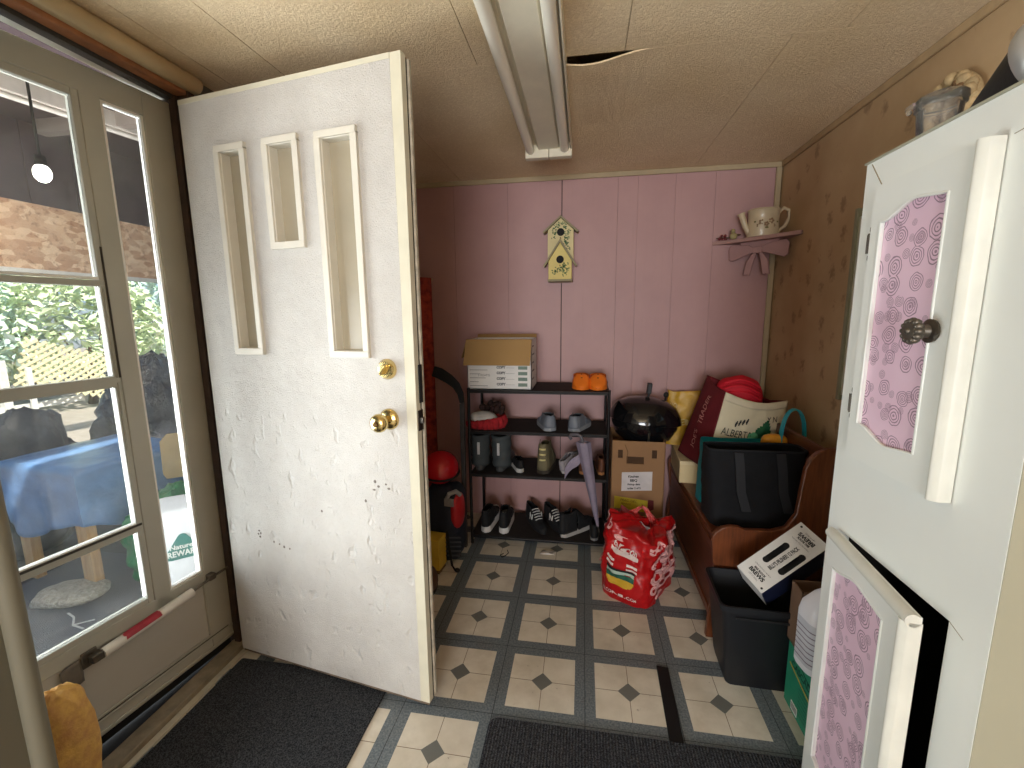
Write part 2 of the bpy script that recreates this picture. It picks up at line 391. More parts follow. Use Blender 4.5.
# ceiling: sheets of textured board, the back sheets sag along one joint
mb = MB()
def sheet(x0, x1, y0, y1, sag=False):
    nx = 34 if sag else 2
    def zf(x, y):
        if not sag: return H
        t = max(0, 1 - abs(x - .43) / .20); return H - .030 * (t * t * (3 - 2 * t)) * max(0, 1 - (y - y0) / .5)
    bot = mb.grid(lambda u, v: (x0 + (x1 - x0) * u, y0 + (y1 - y0) * v, zf(x0 + (x1 - x0) * u, y0 + (y1 - y0) * v)), nx, 6)
    top = mb.grid(lambda u, v: (x0 + (x1 - x0) * u, y0 + (y1 - y0) * v, zf(x0 + (x1 - x0) * u, y0 + (y1 - y0) * v) + .005), nx, 6)
    for i in range(nx - 1):
        for j in (0, 5): mb.F([bot[i][j], bot[i + 1][j], top[i + 1][j], top[i][j]])
    for j in range(5):
        for i in (0, nx - 1): mb.F([bot[i][j], bot[i][j + 1], top[i][j + 1], top[i][j]])
g = .0022
xs = [XL - .15, -.775, -.557, .085, .545, 1.155, XR + .1]
for a, b in zip(xs, xs[1:]):
    sheet(a + g / 2, b - g / 2, YF - .1, .43 - g / 2)
xs = [XL - .15, -.30, .545, 1.02, XR + .1]
sheet(XL - .15, -.30 - g / 2, .43 + g / 2, YB + .1); sheet(-.30 + g / 2, 1.02 - g / 2, .43 + g / 2, YB + .1, True); sheet(1.02 + g / 2, XR + .1, .43 + g / 2, YB + .1)
mb.box(XL - .15, XR + .1, YF - .1, YB + .1, H + .14, H + .16)
struct(mb.build('ceiling', CEIL))
# back wall: sheets of grooved panelling on a dark backing
mb = MB(); xs = [XL - .1, -.93, -.62, -.35, -.02, .300, .617, .727, .93, 1.14, XR + .1]
wd = [.0, .001, .0008, .001, .005, .0012, .001, .001, .0012, 0]
for i in range(len(xs) - 1):
    a, b = xs[i] + wd[i - 1] / 2 if i else xs[i], xs[i + 1] - wd[i] / 2
    mb.box(a, b, YB, YB + .012, -.02, H + .12)
struct(mb.build('wall_back', PINK))
struct(MB().box(XL - .1, XR + .1, YB + .0115, YB + .06, -.02, H + .13).build('wall_back_core', DARKINT))
# right wall with a window opening behind the cupboard
mb = MB()
for y0, y1, z0, z1 in ((YF, .22, 0, H + .12), (.83, YB + .06, 0, H + .12), (.22, .83, 0, .98), (.22, .83, 1.66, H + .12)): mb.box(XR, XR + .08, y0, y1, z0, z1)
struct(mb.build('wall_right', PAPER))
wr = sempty('window_1', (XR, .525, 0))
mb = MB()
for a in ((-.02, .03, -.305, -.27, .98, 1.66), (-.02, .03, .27, .305, .98, 1.66), (-.02, .03, -.27, .27, .98, 1.01), (-.02, .03, -.27, .27, 1.63, 1.66)): mb.box(*a)
mb.build('window_frame', M('pale_window_casing', (200, 194, 172), .5), wr, bevel=.003)
MB().box(.02, .024, -.27, .27, 1.01, 1.63).build('pane', mat_glass('window_pane', (.9, .92, .9), haze=.5, hz=(190, 184, 160)), wr)
mb = MB(); mb.box(-.028, -.004, .296, .312, .96, 1.69); mb.build('curtain_edge', M('grey_green_blind', (150, 148, 122), .7), wr)
# wall behind the camera, with an unseen window opening added for the rear fill
mb = MB()
for x0, x1, z0, z1 in ((XL, -.5, 0, H + .12), (.9, XR + .08, 0, H + .12), (-.5, .9, 0, .85), (-.5, .9, 2.0, H + .12)): mb.box(x0, x1, YF - .06, YF, z0, z1)
struct(mb.build('wall_front', BEIGE))
# left wall with the doorway (y -0.53 .. 0.30)
DY0, DY1, DZ = -.53, .315, 2.035
mb = MB()
mb.box(XL - .02, -.87, DY1 + .0, YB + .05, 0, H + .12); mb.box(XL - .02, -.87, YF, DY0, 0, H + .12); mb.box(XL - .02, -.87, DY0, DY1, DZ + .05, H + .12)
struct(mb.build('wall_left', BEIGE))
# jamb, header casing, threshold
mb = MB(); mb.box(-.985, -.868, .300, .330, 0, DZ + .02); mb.box(-.93, -.905, .288, .301, 0, DZ)
struct(mb.build('trim_1', DARKWOOD, bevel=.002))
mb = MB(); mb.tube([(-.858, -.56, 2.075), (-.858, .33, 2.075)], .026, 14); mb.box(-.885, -.856, -.56, .33, 2.049, 2.10)
struct(mb.build('trim_2', TAN, smooth=True))
struct(MB().box(-.915, -.872, DY0, .31, 2.036, 2.09).build('trim_3', RUSTWOOD, bevel=.004))
struct(MB().box(-.945, -.915, DY0, .31, 2.025, 2.09).build('trim_4', SAGE_D))
struct(MB().box(-.985, -.945, DY0, .31, 2.030, 2.10).build('trim_5', SAGE, bevel=.003))
mb = MB(); mb.box(-.945, -.885, DY0, .30, .0, .026); mb.box(-.960, -.945, DY0, .30, -.06, .010)
struct(mb.build('trim_6', M('worn_grey_sill', (150, 138, 118), .7, var=.4, vs=16, bump=.2), bevel=.004))
struct(MB().box(-1.085, -.960, DY0, .30, -.12, .004).build('trim_14', M('sill_gap_shade', (18, 17, 17), .9)))  # black slab gives the gap beyond the sill its shade by colour
struct(MB().box(-.885, -.862, DY0, .29, .0, .008).build('trim_7', M('pale_floor_edging', (196, 188, 168), .5, var=.2, vs=20), bevel=.003))
struct(MB().box(-.975, -.955, .312, .322, .02, 2.03).build('trim_8', M('aluminium_track', (160, 156, 146), .4, .6)))
# cream trim round the back wall and in the corner
struct(MB().box(XL, XR, YB - .012, YB, H - .027, H).build('trim_9', TAN_TRIM, bevel=.003))
struct(MB().box(XR - .032, XR - .004, YB - .018, YB, .80, H - .027).build('trim_10', TAN_TRIM, bevel=.005))
struct(MB().box(XR - .010, XR, YF, YB - .012, H - .030, H).build('trim_11', M('brown_cove_strip', (184, 157, 118), .7), bevel=.004))
# stub of partition wall beside the camera
struct(MB().box(-.87, -.535, -.66, -.547, 0, H).build('wall_partition', BEIGE, bevel=.003))
mb = MB(); mb.tube([(-.528, -.546, 0), (-.528, -.546, H)], .016, 14); mb.box(-.575, -.521, -.555, -.540, 0, H)
struct(mb.build('trim_12', BEIGE_L, smooth=True))

# ================================================================== ENTRY DOOR (opened into the room)
d1 = sempty('door_1', (-.865, .257, 0), (0, 0, math.atan2(-.129, .812)))
DW, DT = .822, .044
lites = ((.143, .266, 1.187, 1.843), (.338, .470, 1.518, 1.841), (.532, .675, 1.184, 1.835))
def holed(mb, W0, W1, Z0, Z1, holes, y0, y1):
    xs = sorted({W0, W1, *[h[0] for h in holes], *[h[1] for h in holes]}); zs = sorted({Z0, Z1, *[h[2] for h in holes], *[h[3] for h in holes]})
    for a, b in zip(xs, xs[1:]):
        for c, d in zip(zs, zs[1:]):
            mx, mz = (a + b) / 2, (c + d) / 2
            if any(h[0] < mx < h[1] and h[2] < mz < h[3] for h in holes): continue
            for y, fl in ((y0, 0), (y1, 1)):
                q = [mb.V((a, y, c)), mb.V((b, y, c)), mb.V((b, y, d)), mb.V((a, y, d))]; mb.F(q[::-1] if fl else q)
    for h in list(holes) + [(W0, W1, Z0, Z1)]:
        a, b, c, d = h
        for p, q in (((a, c), (b, c)), ((b, c), (b, d)), ((b, d), (a, d)), ((a, d), (a, c))):
            mb.F([mb.V((p[0], y0, p[1])), mb.V((q[0], y0, q[1])), mb.V((q[0], y1, q[1])), mb.V((p[0], y1, p[1]))])
inner = [(a + .018, b - .018, c + .018, d - .018) for a, b, c, d in lites]
mb = MB(); holed(mb, 0, DW - .034, .032, 2.0, inner, 0, DT); mb.build('door_slab', DOORW, d1)
mb = MB(); mb.box(DW - .034, DW, .0, .024, .032, 2.0); mb.box(0, DW - .034, -.0015, .0, 1.985, 2.0)
mb.build('edge_trim', CREAM, d1, bevel=.006)
mb = MB(); mb.box(DW - .034, DW - .003, .024, .034, .032, 1.998); mb.build('weatherstrip', M('dirty_weatherstrip', (52, 42, 34), .9, var=.5, vs=30), d1)
mb = MB(); mb.box(DW - .034, DW + .004, .034, .046, .036, 1.996); mb.build('outer_skin_edge', M('chipped_cream_edge', (190, 180, 160), .6, var=.4, vs=30), d1, bevel=.002)
MB().box(.0, DW - .006, .006, DT - .004, .018, .034).build('door_sweep', M('grimy_sweep', (120, 104, 88), .8, var=.4, vs=20), d1)
tan_pane = M('opaque_tan_glass', (168, 158, 136), .2, var=.12, vs=5, spec=.5)  # opaque tan tone with low roughness for the door panes
for k, (a, b, c, d) in enumerate(lites):
    mb = MB(); wv = .020
    for q in ((a, b, c, c + wv), (a, b, d - wv, d), (a, a + wv, c + wv, d - wv), (b - wv, b, c + wv, d - wv)): mb.box(q[0], q[1], -.013, .002, q[2], q[3])
    i = inner[k]
    for q in ((i[0], i[1], i[2], i[2] + .004), (i[0], i[1], i[3] - .004, i[3]), (i[0], i[0] + .004, i[2], i[3]), (i[1] - .004, i[1], i[2], i[3])): mb.box(q[0], q[1], -.006, .034, q[2], q[3])
    fo = mb.build('lite_frame', M('white_lite_frame', (212, 207, 194), .4, var=.06), d1, bevel=.003)
    MB().box(i[0] + .003, i[1] - .003, .026, .030, i[2] + .003, i[3] - .003).build('pane', tan_pane, fo)
# dents and chips pressed into the skin
def knob_set(u, z, big):
    k = MB(); T = TX((u, 0, z)) @ RX(PI / 2)
    if big:
        k.lathe([(.0, .0), (.033, .0), (.033, .004), (.026, .010), (.014, .014), (.012, .030), (.016, .036), (.0255, .044), (.0285, .054), (.026, .064), (.018, .070), (.0, .071)], 28, T)
        o = k.build('door_handle', BRASS, d1, smooth=True, ang=50)
        MB().lathe([(.0, .071), (.009, .071), (.008, .074), (0, .0745)], 16, T).build('key_plug', M('dark_brass', (92, 66, 34), .35, .9), o, smooth=True)
    else:
        k.lathe([(.0, .0), (.031, .0), (.031, .006), (.024, .016), (.0, .017)], 28, T)
        o = k.build('deadbolt', BRASS, d1, smooth=True, ang=50)
        b = MB(); b.box(-.004, .004, -.034, -.015, -.017, .017, TX((u, 0, z)) @ RY(.5)); b.build('thumb_turn', BRASS, o, bevel=.003)
knob_set(.730, 1.152, False); knob_set(.727, .998, True)
mb = MB(); mb.box(DW - .004, DW + .0035, .006, .032, .965, 1.028); mb.build('latch_plate', M('blackened_latch', (46, 38, 34), .5, .5), d1, bevel=.002)
MB().box(DW, DW + .012, .012, .024, .988, 1.006).build('latch_bolt', STEEL, d1, bevel=.002)
mb = MB(); mb.box(DW - .002, DW + .004, .018, .034, 1.05, 1.165); mb.build('bolt_gap', BLACK, d1)
mb = MB()
for k in range(3): mb.tube([(-.006, .018, z) for z in (.22 + .78 * k, .32 + .78 * k)], .007, 8)
mb.build('hinge', M('rusty_hinge', (110, 84, 62), .5, .7, var=.4, vs=40), d1, smooth=True)
mb = MB()
for (u, z) in ((.145, .532), (.150, .545), (.152, .522), (.156, .536), (.215, .512), (.24, .507), (.26, .500), (.285, .497), (.66, .79), (.672, .775), (.655, .762), (.71, .772), (.70, .785), (.62, .72), (.44, .66)):
    mb.ell((u, -.0003, z), (.0035 + random.random() * .003, .0012, .003 + random.random() * .003), 8, 6)
mb.build('paint_chip', M('grey_chip', (128, 120, 112), .7), d1)

# ================================================================== STORM DOOR (ajar, hinged at the far jamb, opens outwards)
th = math.radians(8)
d2 = sempty('door_2', (-.957, .305, 0), (0, 0, -PI / 2 - th))     # local +x runs along the door, local +y points into the room? (checked below)
SW, ST = .815, .030
# local frame: x = distance from hinge, y = towards the room (positive), z = up
def sbar(mb, x0, x1, z0, z1, y0=-.015, y1=.015): return mb.box(x0, x1, y0, y1, z0, z1)
mb = MB(); sbar(mb, 0, .088, .046, 2.018); sbar(mb, .205, .258, .335, 1.95); sbar(mb, .745, SW, .046, 2.018)
sbar(mb, .088, .745, 1.945, 2.018); sbar(mb, .088, .745, .046, .105); sbar(mb, .088, .745, .325, .372)
mb.build('door_frame', SAGE, d2, bevel=.003)
mb = MB(); sbar(mb, 0, SW, .052, .062, .0145, .019); sbar(mb, 0, SW, .092, .098, .0145, .018); sbar(mb, .092, .745, .105, .112, .010, .017); sbar(mb, .088, .094, .105, .325, .004, .0165)
mb.build('rail_moulding', SAGE, d2, bevel=.0015)
MB().box(.088, .745, -.006, .008, .105, .325).build('kick_panel', KICK, d2)
MB().box(.01, .80, -.008, .006, .012, .046).build('door_sweep', M('door_gap_shade', (20, 19, 19), .9), d2)  # black strip under the rail, stands for the shade in the door gap
MB().box(.02, .78, .006, .0155, .100, .1035).build('gasket', SAGE_D, d2)
mb = MB()
for q in ((.088, .095, .372, 1.945), (.198, .205, .372, 1.945), (.095, .198, 1.938, 1.945), (.095, .198, .372, .379)): sbar(mb, *q, -.012, .010)
nl = mb.build('narrow_light_bead', WHITE_TRIM, d2, bevel=.001)
MB().box(.095, .198, -.002, .002, .379, 1.938).build('pane', GLASS, nl)
mb = MB()
for q in ((.258, .276, .372, 1.945), (.727, .745, .372, 1.945), (.276, .727, 1.925, 1.945), (.276, .727, .372, .390)): sbar(mb, *q, -.013, .013)
for z, hh in ((1.413, .018), (1.118, .034), (.637, .024)): sbar(mb, .262, .741, z - hh / 2, z + hh / 2, -.013, .014)
for z in (1.4, .62): sbar(mb, .266, .270, .9 if z < 1 else 1.13, 1.115 if z < 1 else 1.40, .012, .017)
sash = mb.build('window_sash', SAGE, d2, bevel=.002)
mb = MB(); sbar(mb, .258, .262, 1.13, 1.52, .0135, .0165); sbar(mb, .262, .741, .645, .652, .013, .0155); mb.build('gasket', SAGE_D, sash)
mb = MB(); sbar(mb, .276, .727, 1.424, 1.431, -.008, .014); sbar(mb, .276, .727, .651, .656, -.008, .012); mb.build('bright_bead', WHITE_TRIM, sash)
for z0, z1 in ((1.431, 1.925), (1.136, 1.404), (.656, 1.101), (.390, .625)):
    MB().box(.276, .727, -.002, .002, z0, z1).build('pane', GLASS, sash)
# pneumatic closer
cl = MB(); cl.tube([(.150, .034, .334), (.425, .034, .314)], .0155, 14)
cl = cl.build('door_closer', M('white_closer_tube', (226, 222, 214), .35, var=.1), d2, smooth=True)
mb = MB(); T = basis((.275, 0, -.02), (0, 1, 0), (.150, .034, .334))
mb.grid(lambda u, v: T @ Vector((.115 + .105 * u + .012 * noise.noise(Vector((v * 5, u * 3, 1))), .0162 * math.cos(PI * (.02 + .62 * v)), .0162 * math.sin(PI * (.02 + .62 * v)))), 8, 10)
mb.build('red_paint_patch', M('red_worn_paint', (170, 44, 60), .5, var=.3, vs=40), cl, smooth=True)
mb = MB(); mb.tube([(.150, .034, .334), (.07, .034, .345), (-.02, .040, .352)], .0045, 8); mb.build('rod', BRONZE, cl, smooth=True)
mb = MB(); mb.box(-.03, .005, .022, .046, .335, .368); mb.box(.06, .085, .015, .04, .335, .358); mb.box(.425, .455, .015, .044, .302, .326); mb.box(.43, .47, .016, .022, .29, .34); mb.build('bracket', BRONZE, cl, bevel=.003)
mb = MB(); mb.grid(lambda u, v: (.468 + .05 * u, .0165 + .004 * noise.noise(Vector((u * 4, v * 4, 0))), .255 + .075 * v - .01 * u), 6, 6); mb.build('grey_tape', M('grey_tape', (120, 112, 102), .6, var=.3, vs=30), d2, smooth=True, solid=.001)

# ================================================================== PORCH AND YARD seen through the glass
struct(MB().box(-3.1, -.99, -1.2, 3.2, -.22, -.12).build('porch_floor', M('porch_boards', (110, 106, 104), .9, var=.3)))
mb = MB(); mb.box(-3.15, -.99, -1.4, 3.6, 2.52, 2.58)
struct(mb.build('porch_ceiling', M('dark_soffit', (84, 70, 74), .8, var=.3, vs=3)))
mb = MB(); mb.box(-3.0, -2.985, -1.4, 3.6, 1.625, 2.03); struct(mb.build('porch_valance', OSB))
mb = MB(); mb.box(-3.06, -3.00, -1.4, 3.6, 2.02, 2.56)
for y in (.2, 1.0, 1.28, 1.55, 2.1): mb.box(-3.0, -2.99, y, y + .07, 2.03, 2.56)
struct(mb.build('porch_header', M('dark_purple_boards', (76, 62, 66), .8, var=.35, vs=5)))
mb = MB(); mb.box(-3.02, -2.97, -1.4, 3.6, 1.597, 1.625); struct(mb.build('trim_13', M('white_valance_edge', (226, 222, 214), .5)))
for k, (y, x) in enumerate(((.98, -2.0), )):
    pass
mb = MB(); mb.box(-2.9, -1.1, 1.30, 1.36, 2.44, 2.52); struct(mb.build('porch_rafter', M('pale_rafter', (150, 138, 132), .7)))
t = thing('strip_light', 'long white batten light on the dark porch ceiling', 'light', (-2.35, 1.25, 2.40), (0, 0, math.radians(80)))
MB().box(-.62, .62, -.025, .025, .03, .12).build('housing', M('white_batten', (214, 206, 200), .5), t, bevel=.004)
mb = MB(); mb.tube([(-.6, 0, .015), (.6, 0, .015)], .014, 10); mb.build('tube', M('unlit_tube', (236, 230, 224), .3), t, smooth=True)
t = thing('porch_bulb', 'glowing round bulb under the dark porch ceiling', 'lamp', (-2.2, .80, 1.95))
MB().ell((0, 0, .07), (.035, .035, .042), 16, 10).build('bulb', mat_emit('bulb_glow', (255, 250, 240), 6), t, smooth=True)
mb = MB(); mb.tube([(0, 0, .105), (0, 0, .15)], .022, 12); mb.tube([(0, 0, .15), (0, 0, .57)], .006, 8); mb.build('socket', BLACK, t, smooth=True)
# porch mat, stone, zip tie
tag(MB().box(-2.55, -1.03, -.45, .98, -.12, -.108).build('porch_mat', mat_carpet('grey_ribbed_mat', (104, 104, 110), (176, 176, 182), 26, 'X'), bevel=.002), 'grey ribbed mat laid on the porch floor outside', 'mat')
mb = MB(); mb.ell((0, 0, .04), (.155, .095, .042), 28, 14, p=.8, lump=.12, lf=14)
o = mb.build('paving_stone', M('pebbled_concrete', (216, 206, 190), .95, var=.35, vs=70, bump=1.0, bs=70, bd=.02), smooth=True, ang=80); o.location = (-2.12, .56, -.108); o.rotation_euler = (0, 0, .35)
tag(o, 'pale pebbly stone slab lying on the porch mat', 'stone')
mb = MB(); mb.strip([(-.11, 0, .002), (-.04, .012, .004), (.03, .0, .002), (.10, .025, .002)], (0, .008, 0), (0, 0, .003)); mb.strip([(.03, 0, .003), (.06, .07, .003)], (.008, 0, 0), (0, 0, .003))
o = mb.build('plastic_tie', M('white_tie', (232, 232, 230), .5)); o.location = (-1.93, .42, -.108); o.rotation_euler = (0, 0, -.5)
tag(o, 'thin white plastic tie lying on the ribbed mat by the stone', 'tie')
# timber table under a blue tarp
t = thing('porch_table', 'rough lumber table legs standing under the blue tarp', 'table', (-2.29, .91, -.108), (0, 0, math.radians(-8)))
MB().box(-.29, .29, -.26, .26, .62, .672).build('tabletop', LUMBER, t)
for sx in (-1, 1):
    for sy in (-1, 1):
        MB().box(sx * .245 - .042, sx * .245 + .042, sy * .235 - .022, sy * .235 + .022, 0, .62).build('leg', LUMBER, t, bevel=.003)
mb = MB()
def tarp(u, v):
    a = 2 * PI * u + .001; ca, sa = math.cos(a), math.sin(a); k = max(abs(ca) / .32, abs(sa) / .285); ex, ey = ca / k, sa / k
    if v < .3: f = v / .3; return (ex * f, ey * f, .678 + .006 * noise.noise(Vector((ex * f * 6, ey * f * 6, 0))))
    q = (v - .3) / .7; out = 1 + .02 * q + .085 * q * math.sin(9 * a + 1.3 * math.sin(2 * a)) * (q ** .6) * .7
    drop = .335 + .05 * math.sin(a * 3 + 1)
    return (ex * out, ey * out, .672 - drop * q + .012 * noise.noise(Vector((ex * 9, ey * 9, q * 2))))
mb.grid(tarp, 120, 22, cu=True)
o = mb.build('blue_tarp', M('blue_polythene', (116, 156, 208), .3, var=.3, vs=7, bump=.3, bs=14, bd=.02), smooth=True, ang=60, solid=.002); o.location = (-2.29, .91, -.108); o.rotation_euler = (0, 0, math.radians(-8))
tag(o, 'bright blue tarp draped over the porch table', 'tarp')
def crumple(name, label, cat, c, r, mat, p=.75, amp=.16, f=5, seed=0, seg=72, sub=0, rot=(0, 0, 0)):
    mb = MB()
    def fn(u, v):
        a = 2 * PI * u; e = -PI / 2 + PI * v
        sp = lambda q: math.copysign(abs(q) ** p, q)
        d = Vector((sp(math.cos(e)) * sp(math.cos(a)), sp(math.cos(e)) * sp(math.sin(a)), sp(math.sin(e))))
        q = d * f * .5 + Vector((seed, seed * 2, -seed))
        k = 1 + amp * (noise.noise(q) + .6 * (.5 - abs(noise.noise(q * 2.2))) + .35 * (.5 - abs(noise.noise(q * 5))))
        z = d.z * r[2] * (k if d.z > 0 else 1)
        return (d.x * r[0] * k, d.y * r[1] * k, max(z, -r[2]) + r[2])
    mb.grid(fn, seg, seg // 2, cu=True)
    o = mb.build(name, mat, smooth=True, ang=70); o.location = c; o.rotation_euler = rot
    return tag(o, label, cat)
SHINY = M('shiny_black_polythene', (58, 60, 68), .16, var=.3, vs=5, bump=.9, bs=22, bd=.03, spec=.9)
crumple('plastic_bag', 'shiny black plastic bag heaped high behind the blue tarp', 'bag', (-2.70, 1.75, -.12), (.26, .44, .55), SHINY, amp=.22, f=6, seed=3)
crumple('plastic_bag', 'dull dark grey sack lying low behind the blue tarp', 'bag', (-2.90, .92, -.12), (.16, .28, .43), M('dull_grey_polythene', (84, 84, 90), .4, var=.25, vs=6, bump=.5, bs=12, bd=.03), amp=.2, f=5, seed=9)
GREENP = M('green_polythene', (38, 138, 84), .3, var=.3, vs=9, bump=.6, bs=24, bd=.02)
crumple('green_bag', 'crumpled green plastic bag slumped beside the lumber table legs', 'bag', (-1.77, .86, -.108), (.14, .22, .24), GREENP, amp=.2, f=6, seed=5)
o = MB().lathe([(.0, 0), (.10, 0), (.115, .25), (.12, .255), (.12, .27), (.112, .27), (.10, .02), (0, .02)], 24).build('yellow_bucket', M('yellow_plastic', (226, 190, 60), .4), smooth=True); o.location = (-2.07, 1.27, .12)
o.location = (-2.0, 1.26, -.12); tag(o, 'yellow bucket behind the green bag on the porch', 'bucket')
mb = MB()
pl = [(-.11, -.13), (.11, -.13), (.13, -.10), (.13, .10), (.10, .13), (-.09, .13), (-.125, .09), (-.125, -.10)]
mb.prism(pl, -.006, .006, RX(PI / 2) @ RX(-.12))
o = mb.build('wood_board', M('pale_plywood', (214, 184, 138), .7, var=.1), bevel=.002); o.location = (-1.86, 1.06, .52); o.rotation_euler = (0, 0, math.radians(40))
tag(o, 'pale rounded plywood board leaning above the green bag', 'board')
t = thing('feed_sack', 'white bag with a green triangular badge on the porch, behind the narrow pane', 'sack', (-1.44, .645, -.108), (0, 0, math.radians(43)))
mb = MB(); mb.ell((0, 0, .275), (.15, .12, .275), 60, 36, p=.14, lump=.012, lf=7); mb.build('sack', M('white_paper_sack', (228, 228, 230), .5, var=.05), t, smooth=True, ang=60)
def badge(mb, s, y, cx=0, cz=0):
    pts = []
    cs = ((0, .55), (.62, -.42), (-.62, -.42)); rr = .25
    for i, (x, z) in enumerate(cs):
        a0 = [30, -90, 150][i]
        for k in range(9):
            a = math.radians([150, 30, -90][i] - 15 * k); pts.append((cx + s * (x + rr * math.cos(a)), cz + s * (z + rr * math.sin(a))))
    mb.prism(pts, -.0015, .0015, TX((0, y, 0)) @ RX(PI / 2))
mb = MB(); badge(mb, .082, -.1225, -.035, .37); bo = mb.build('badge', M('teal_green_print', (58, 122, 112), .5), t)
mb = MB(); T0 = TX((0, -.1245, 0)) @ FACE_Y
text_bm(mb, "Nature's", .030, T0 @ TX((-.035, .375, 0)), bold=.0008); text_bm(mb, 'REWARD', .038, T0 @ TX((-.035, .342, 0)) @ Matrix.Diagonal((.8, 1, 1, 1)), bold=.0012)
mb.build('lettering', WINK, bo)
# yard: ground, lattice panel, fence post, bushes
struct(MB().box(-30, -3.1, -12, 22, -.5, -.42).build('ground', M('pale_gravel', (176, 166, 154), .95, var=.25, vs=9)))
struct(MB().box(-3.1, -.99, -12, 22, -.52, -.24).build('ground_under_porch', M('soil', (90, 80, 70), .95)))
t = thing('lattice_panel', 'yellowish diagonal lattice panel standing in the yard', 'lattice', (-7.0, 4.2, -.42), (math.radians(-19), 0, math.radians(0)))
t.rotation_euler = (0, 0, 0)
mb = MB(); LT = M('pale_yellow_lattice', (232, 222, 178), .6)
Tl = TX((0, 0, .98)) @ RX(math.radians(-19))
for k in range(-9, 10):
    for sgn in (-1, 1):
        c = k * .105; L = []
        for s in (-1, 1):
            pass
        # clip the slat to a 1.25 x .66 panel
        p = []
        for i in range(61):
            a = -1.0 + 2.0 * i / 60; y = c + a * .7071; z = sgn * a * .7071
            if abs(y) <= .66 and abs(z) <= .34: p.append((y, z))
        if len(p) > 2: mb.strip([(0.006 * sgn, *p[0]), (0.006 * sgn, *p[-1])], (0, .025, .025 * -sgn), (.008, 0, 0), Tl)
mb.build('slat', LT, t)
for q in ((-.58, -.52, 1.1), (.50, .56, .75)): MB().box(.012, .045, q[0], q[1], 0, q[2]).build('post', M('white_post', (226, 224, 216), .6), t)
t2 = thing('fence_post', 'white fence post with a low rail left of the lattice panel', 'post', (-7.2, 3.42, -.42))
MB().box(-.045, .045, -.045, .045, 0, 1.2).build('post', M('white_post', (226, 224, 216), .6), t2, bevel=.004); MB().box(-.02, .02, -1.6, .9, .50, .58).build('rail', M('white_post', (226, 224, 216), .6), t2)
t2.location.y = 3.50
def bush(label, c, r, n, mat, seed, size=.11):
    rnd = random.Random(seed); t = thing('bush', label, 'bush', (c[0], c[1], -.42), group=None)
    mb = MB()
    for i in range(n):
        a = rnd.random() * 2 * PI; e = math.asin(rnd.uniform(-.6, 1)); k = rnd.uniform(.72, 1.06) * (1 + .22 * noise.noise(Vector((math.cos(a) * 2, math.sin(a) * 2, e * 2 + seed))))
        p = Vector((math.cos(e) * math.cos(a) * r[0] * k, math.cos(e) * math.sin(a) * r[1] * k, c[2] + .42 + math.sin(e) * r[2] * k))
        if p.z < .1: continue
        s = size * rnd.uniform(.6, 1.3); E = Euler((rnd.uniform(-1, 1), rnd.uniform(-1, 1), rnd.random() * 6.28)).to_matrix()
        mb.F([mb.bm.verts.new(p + E @ Vector(q)) for q in ((-s, 0, 0), (0, -s * .45, .02), (s, 0, 0), (0, s * .45, .02))])
    mb.build('foliage', mat, t)
    mb = MB(); mb.tube([(0, 0, 0), (.05, .05, c[2] * .5), (.0, .1, c[2] + .3)], [.08, .06, .03], 8)
    for k in range(6): a = k * 1.05; mb.tube([(.0, .05, c[2] * .5), (math.cos(a) * r[0] * .6, math.sin(a) * r[1] * .6, c[2] + .5)], [.035, .012], 6)
    mb.build('stem', M('bark', (96, 80, 62), .9), t, smooth=True)
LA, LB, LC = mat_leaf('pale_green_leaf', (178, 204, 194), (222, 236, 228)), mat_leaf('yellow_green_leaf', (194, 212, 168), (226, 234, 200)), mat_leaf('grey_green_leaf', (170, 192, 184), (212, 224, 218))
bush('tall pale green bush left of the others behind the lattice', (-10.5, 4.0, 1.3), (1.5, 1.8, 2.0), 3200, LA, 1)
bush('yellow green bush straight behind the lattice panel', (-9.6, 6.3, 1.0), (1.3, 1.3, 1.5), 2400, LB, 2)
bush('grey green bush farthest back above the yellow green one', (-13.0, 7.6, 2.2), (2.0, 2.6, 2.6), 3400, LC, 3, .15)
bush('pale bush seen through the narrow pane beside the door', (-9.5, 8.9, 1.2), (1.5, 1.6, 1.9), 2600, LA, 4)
bush('large grey bush nearest the left edge of the storm door', (-10.0, .6, 1.4), (1.6, 2.0, 2.3), 2800, LC, 5, .13)

# ================================================================== CEILING LIGHT
t = thing('ceiling_light', 'two tube fluorescent batten on the textured ceiling', 'light', (.265, .46, H))
PAINT = M('off_white_enamel', (226, 218, 196), .4, var=.08)
TUBE = M('unlit_fluorescent_tube', (242, 236, 220), .3, var=.05, vs=4)
y0, y1 = -.62, .62
mb = MB(); pr = [(-.090, 0), (-.088, -.022), (-.060, -.024), (-.045, -.046), (.045, -.046), (.060, -.024), (.094, -.022), (.098, -.052), (.103, -.052), (.105, 0)]
mb.prism(pr, y0, y1, RX(PI / 2) @ Matrix.Scale(1, 4)); 
ho = mb.build('housing', PAINT, t, bevel=.002)
ho.rotation_euler = (0, 0, 0)
for sx in (-.084, .072):
    o = MB().tube([(sx, y0 + .03, -.047), (sx, y1 - .02, -.047)], .0195, 16).build('fluorescent_tube', TUBE, t, smooth=True)
for yy in (y0, y1):
    mb = MB(); mb.box(-.108, .0, yy - .028, yy + .012, -.080, -.002); mb.box(.002, .106, yy - .028, yy + .012, -.080, -.002)
    mb.build('end_cap', PAINT, t, bevel=.004)
MB().box(-.02, .035, y1 + .012, y1 + .10, -.014, 0).build('cable_cover', PAINT, t, bevel=.003)

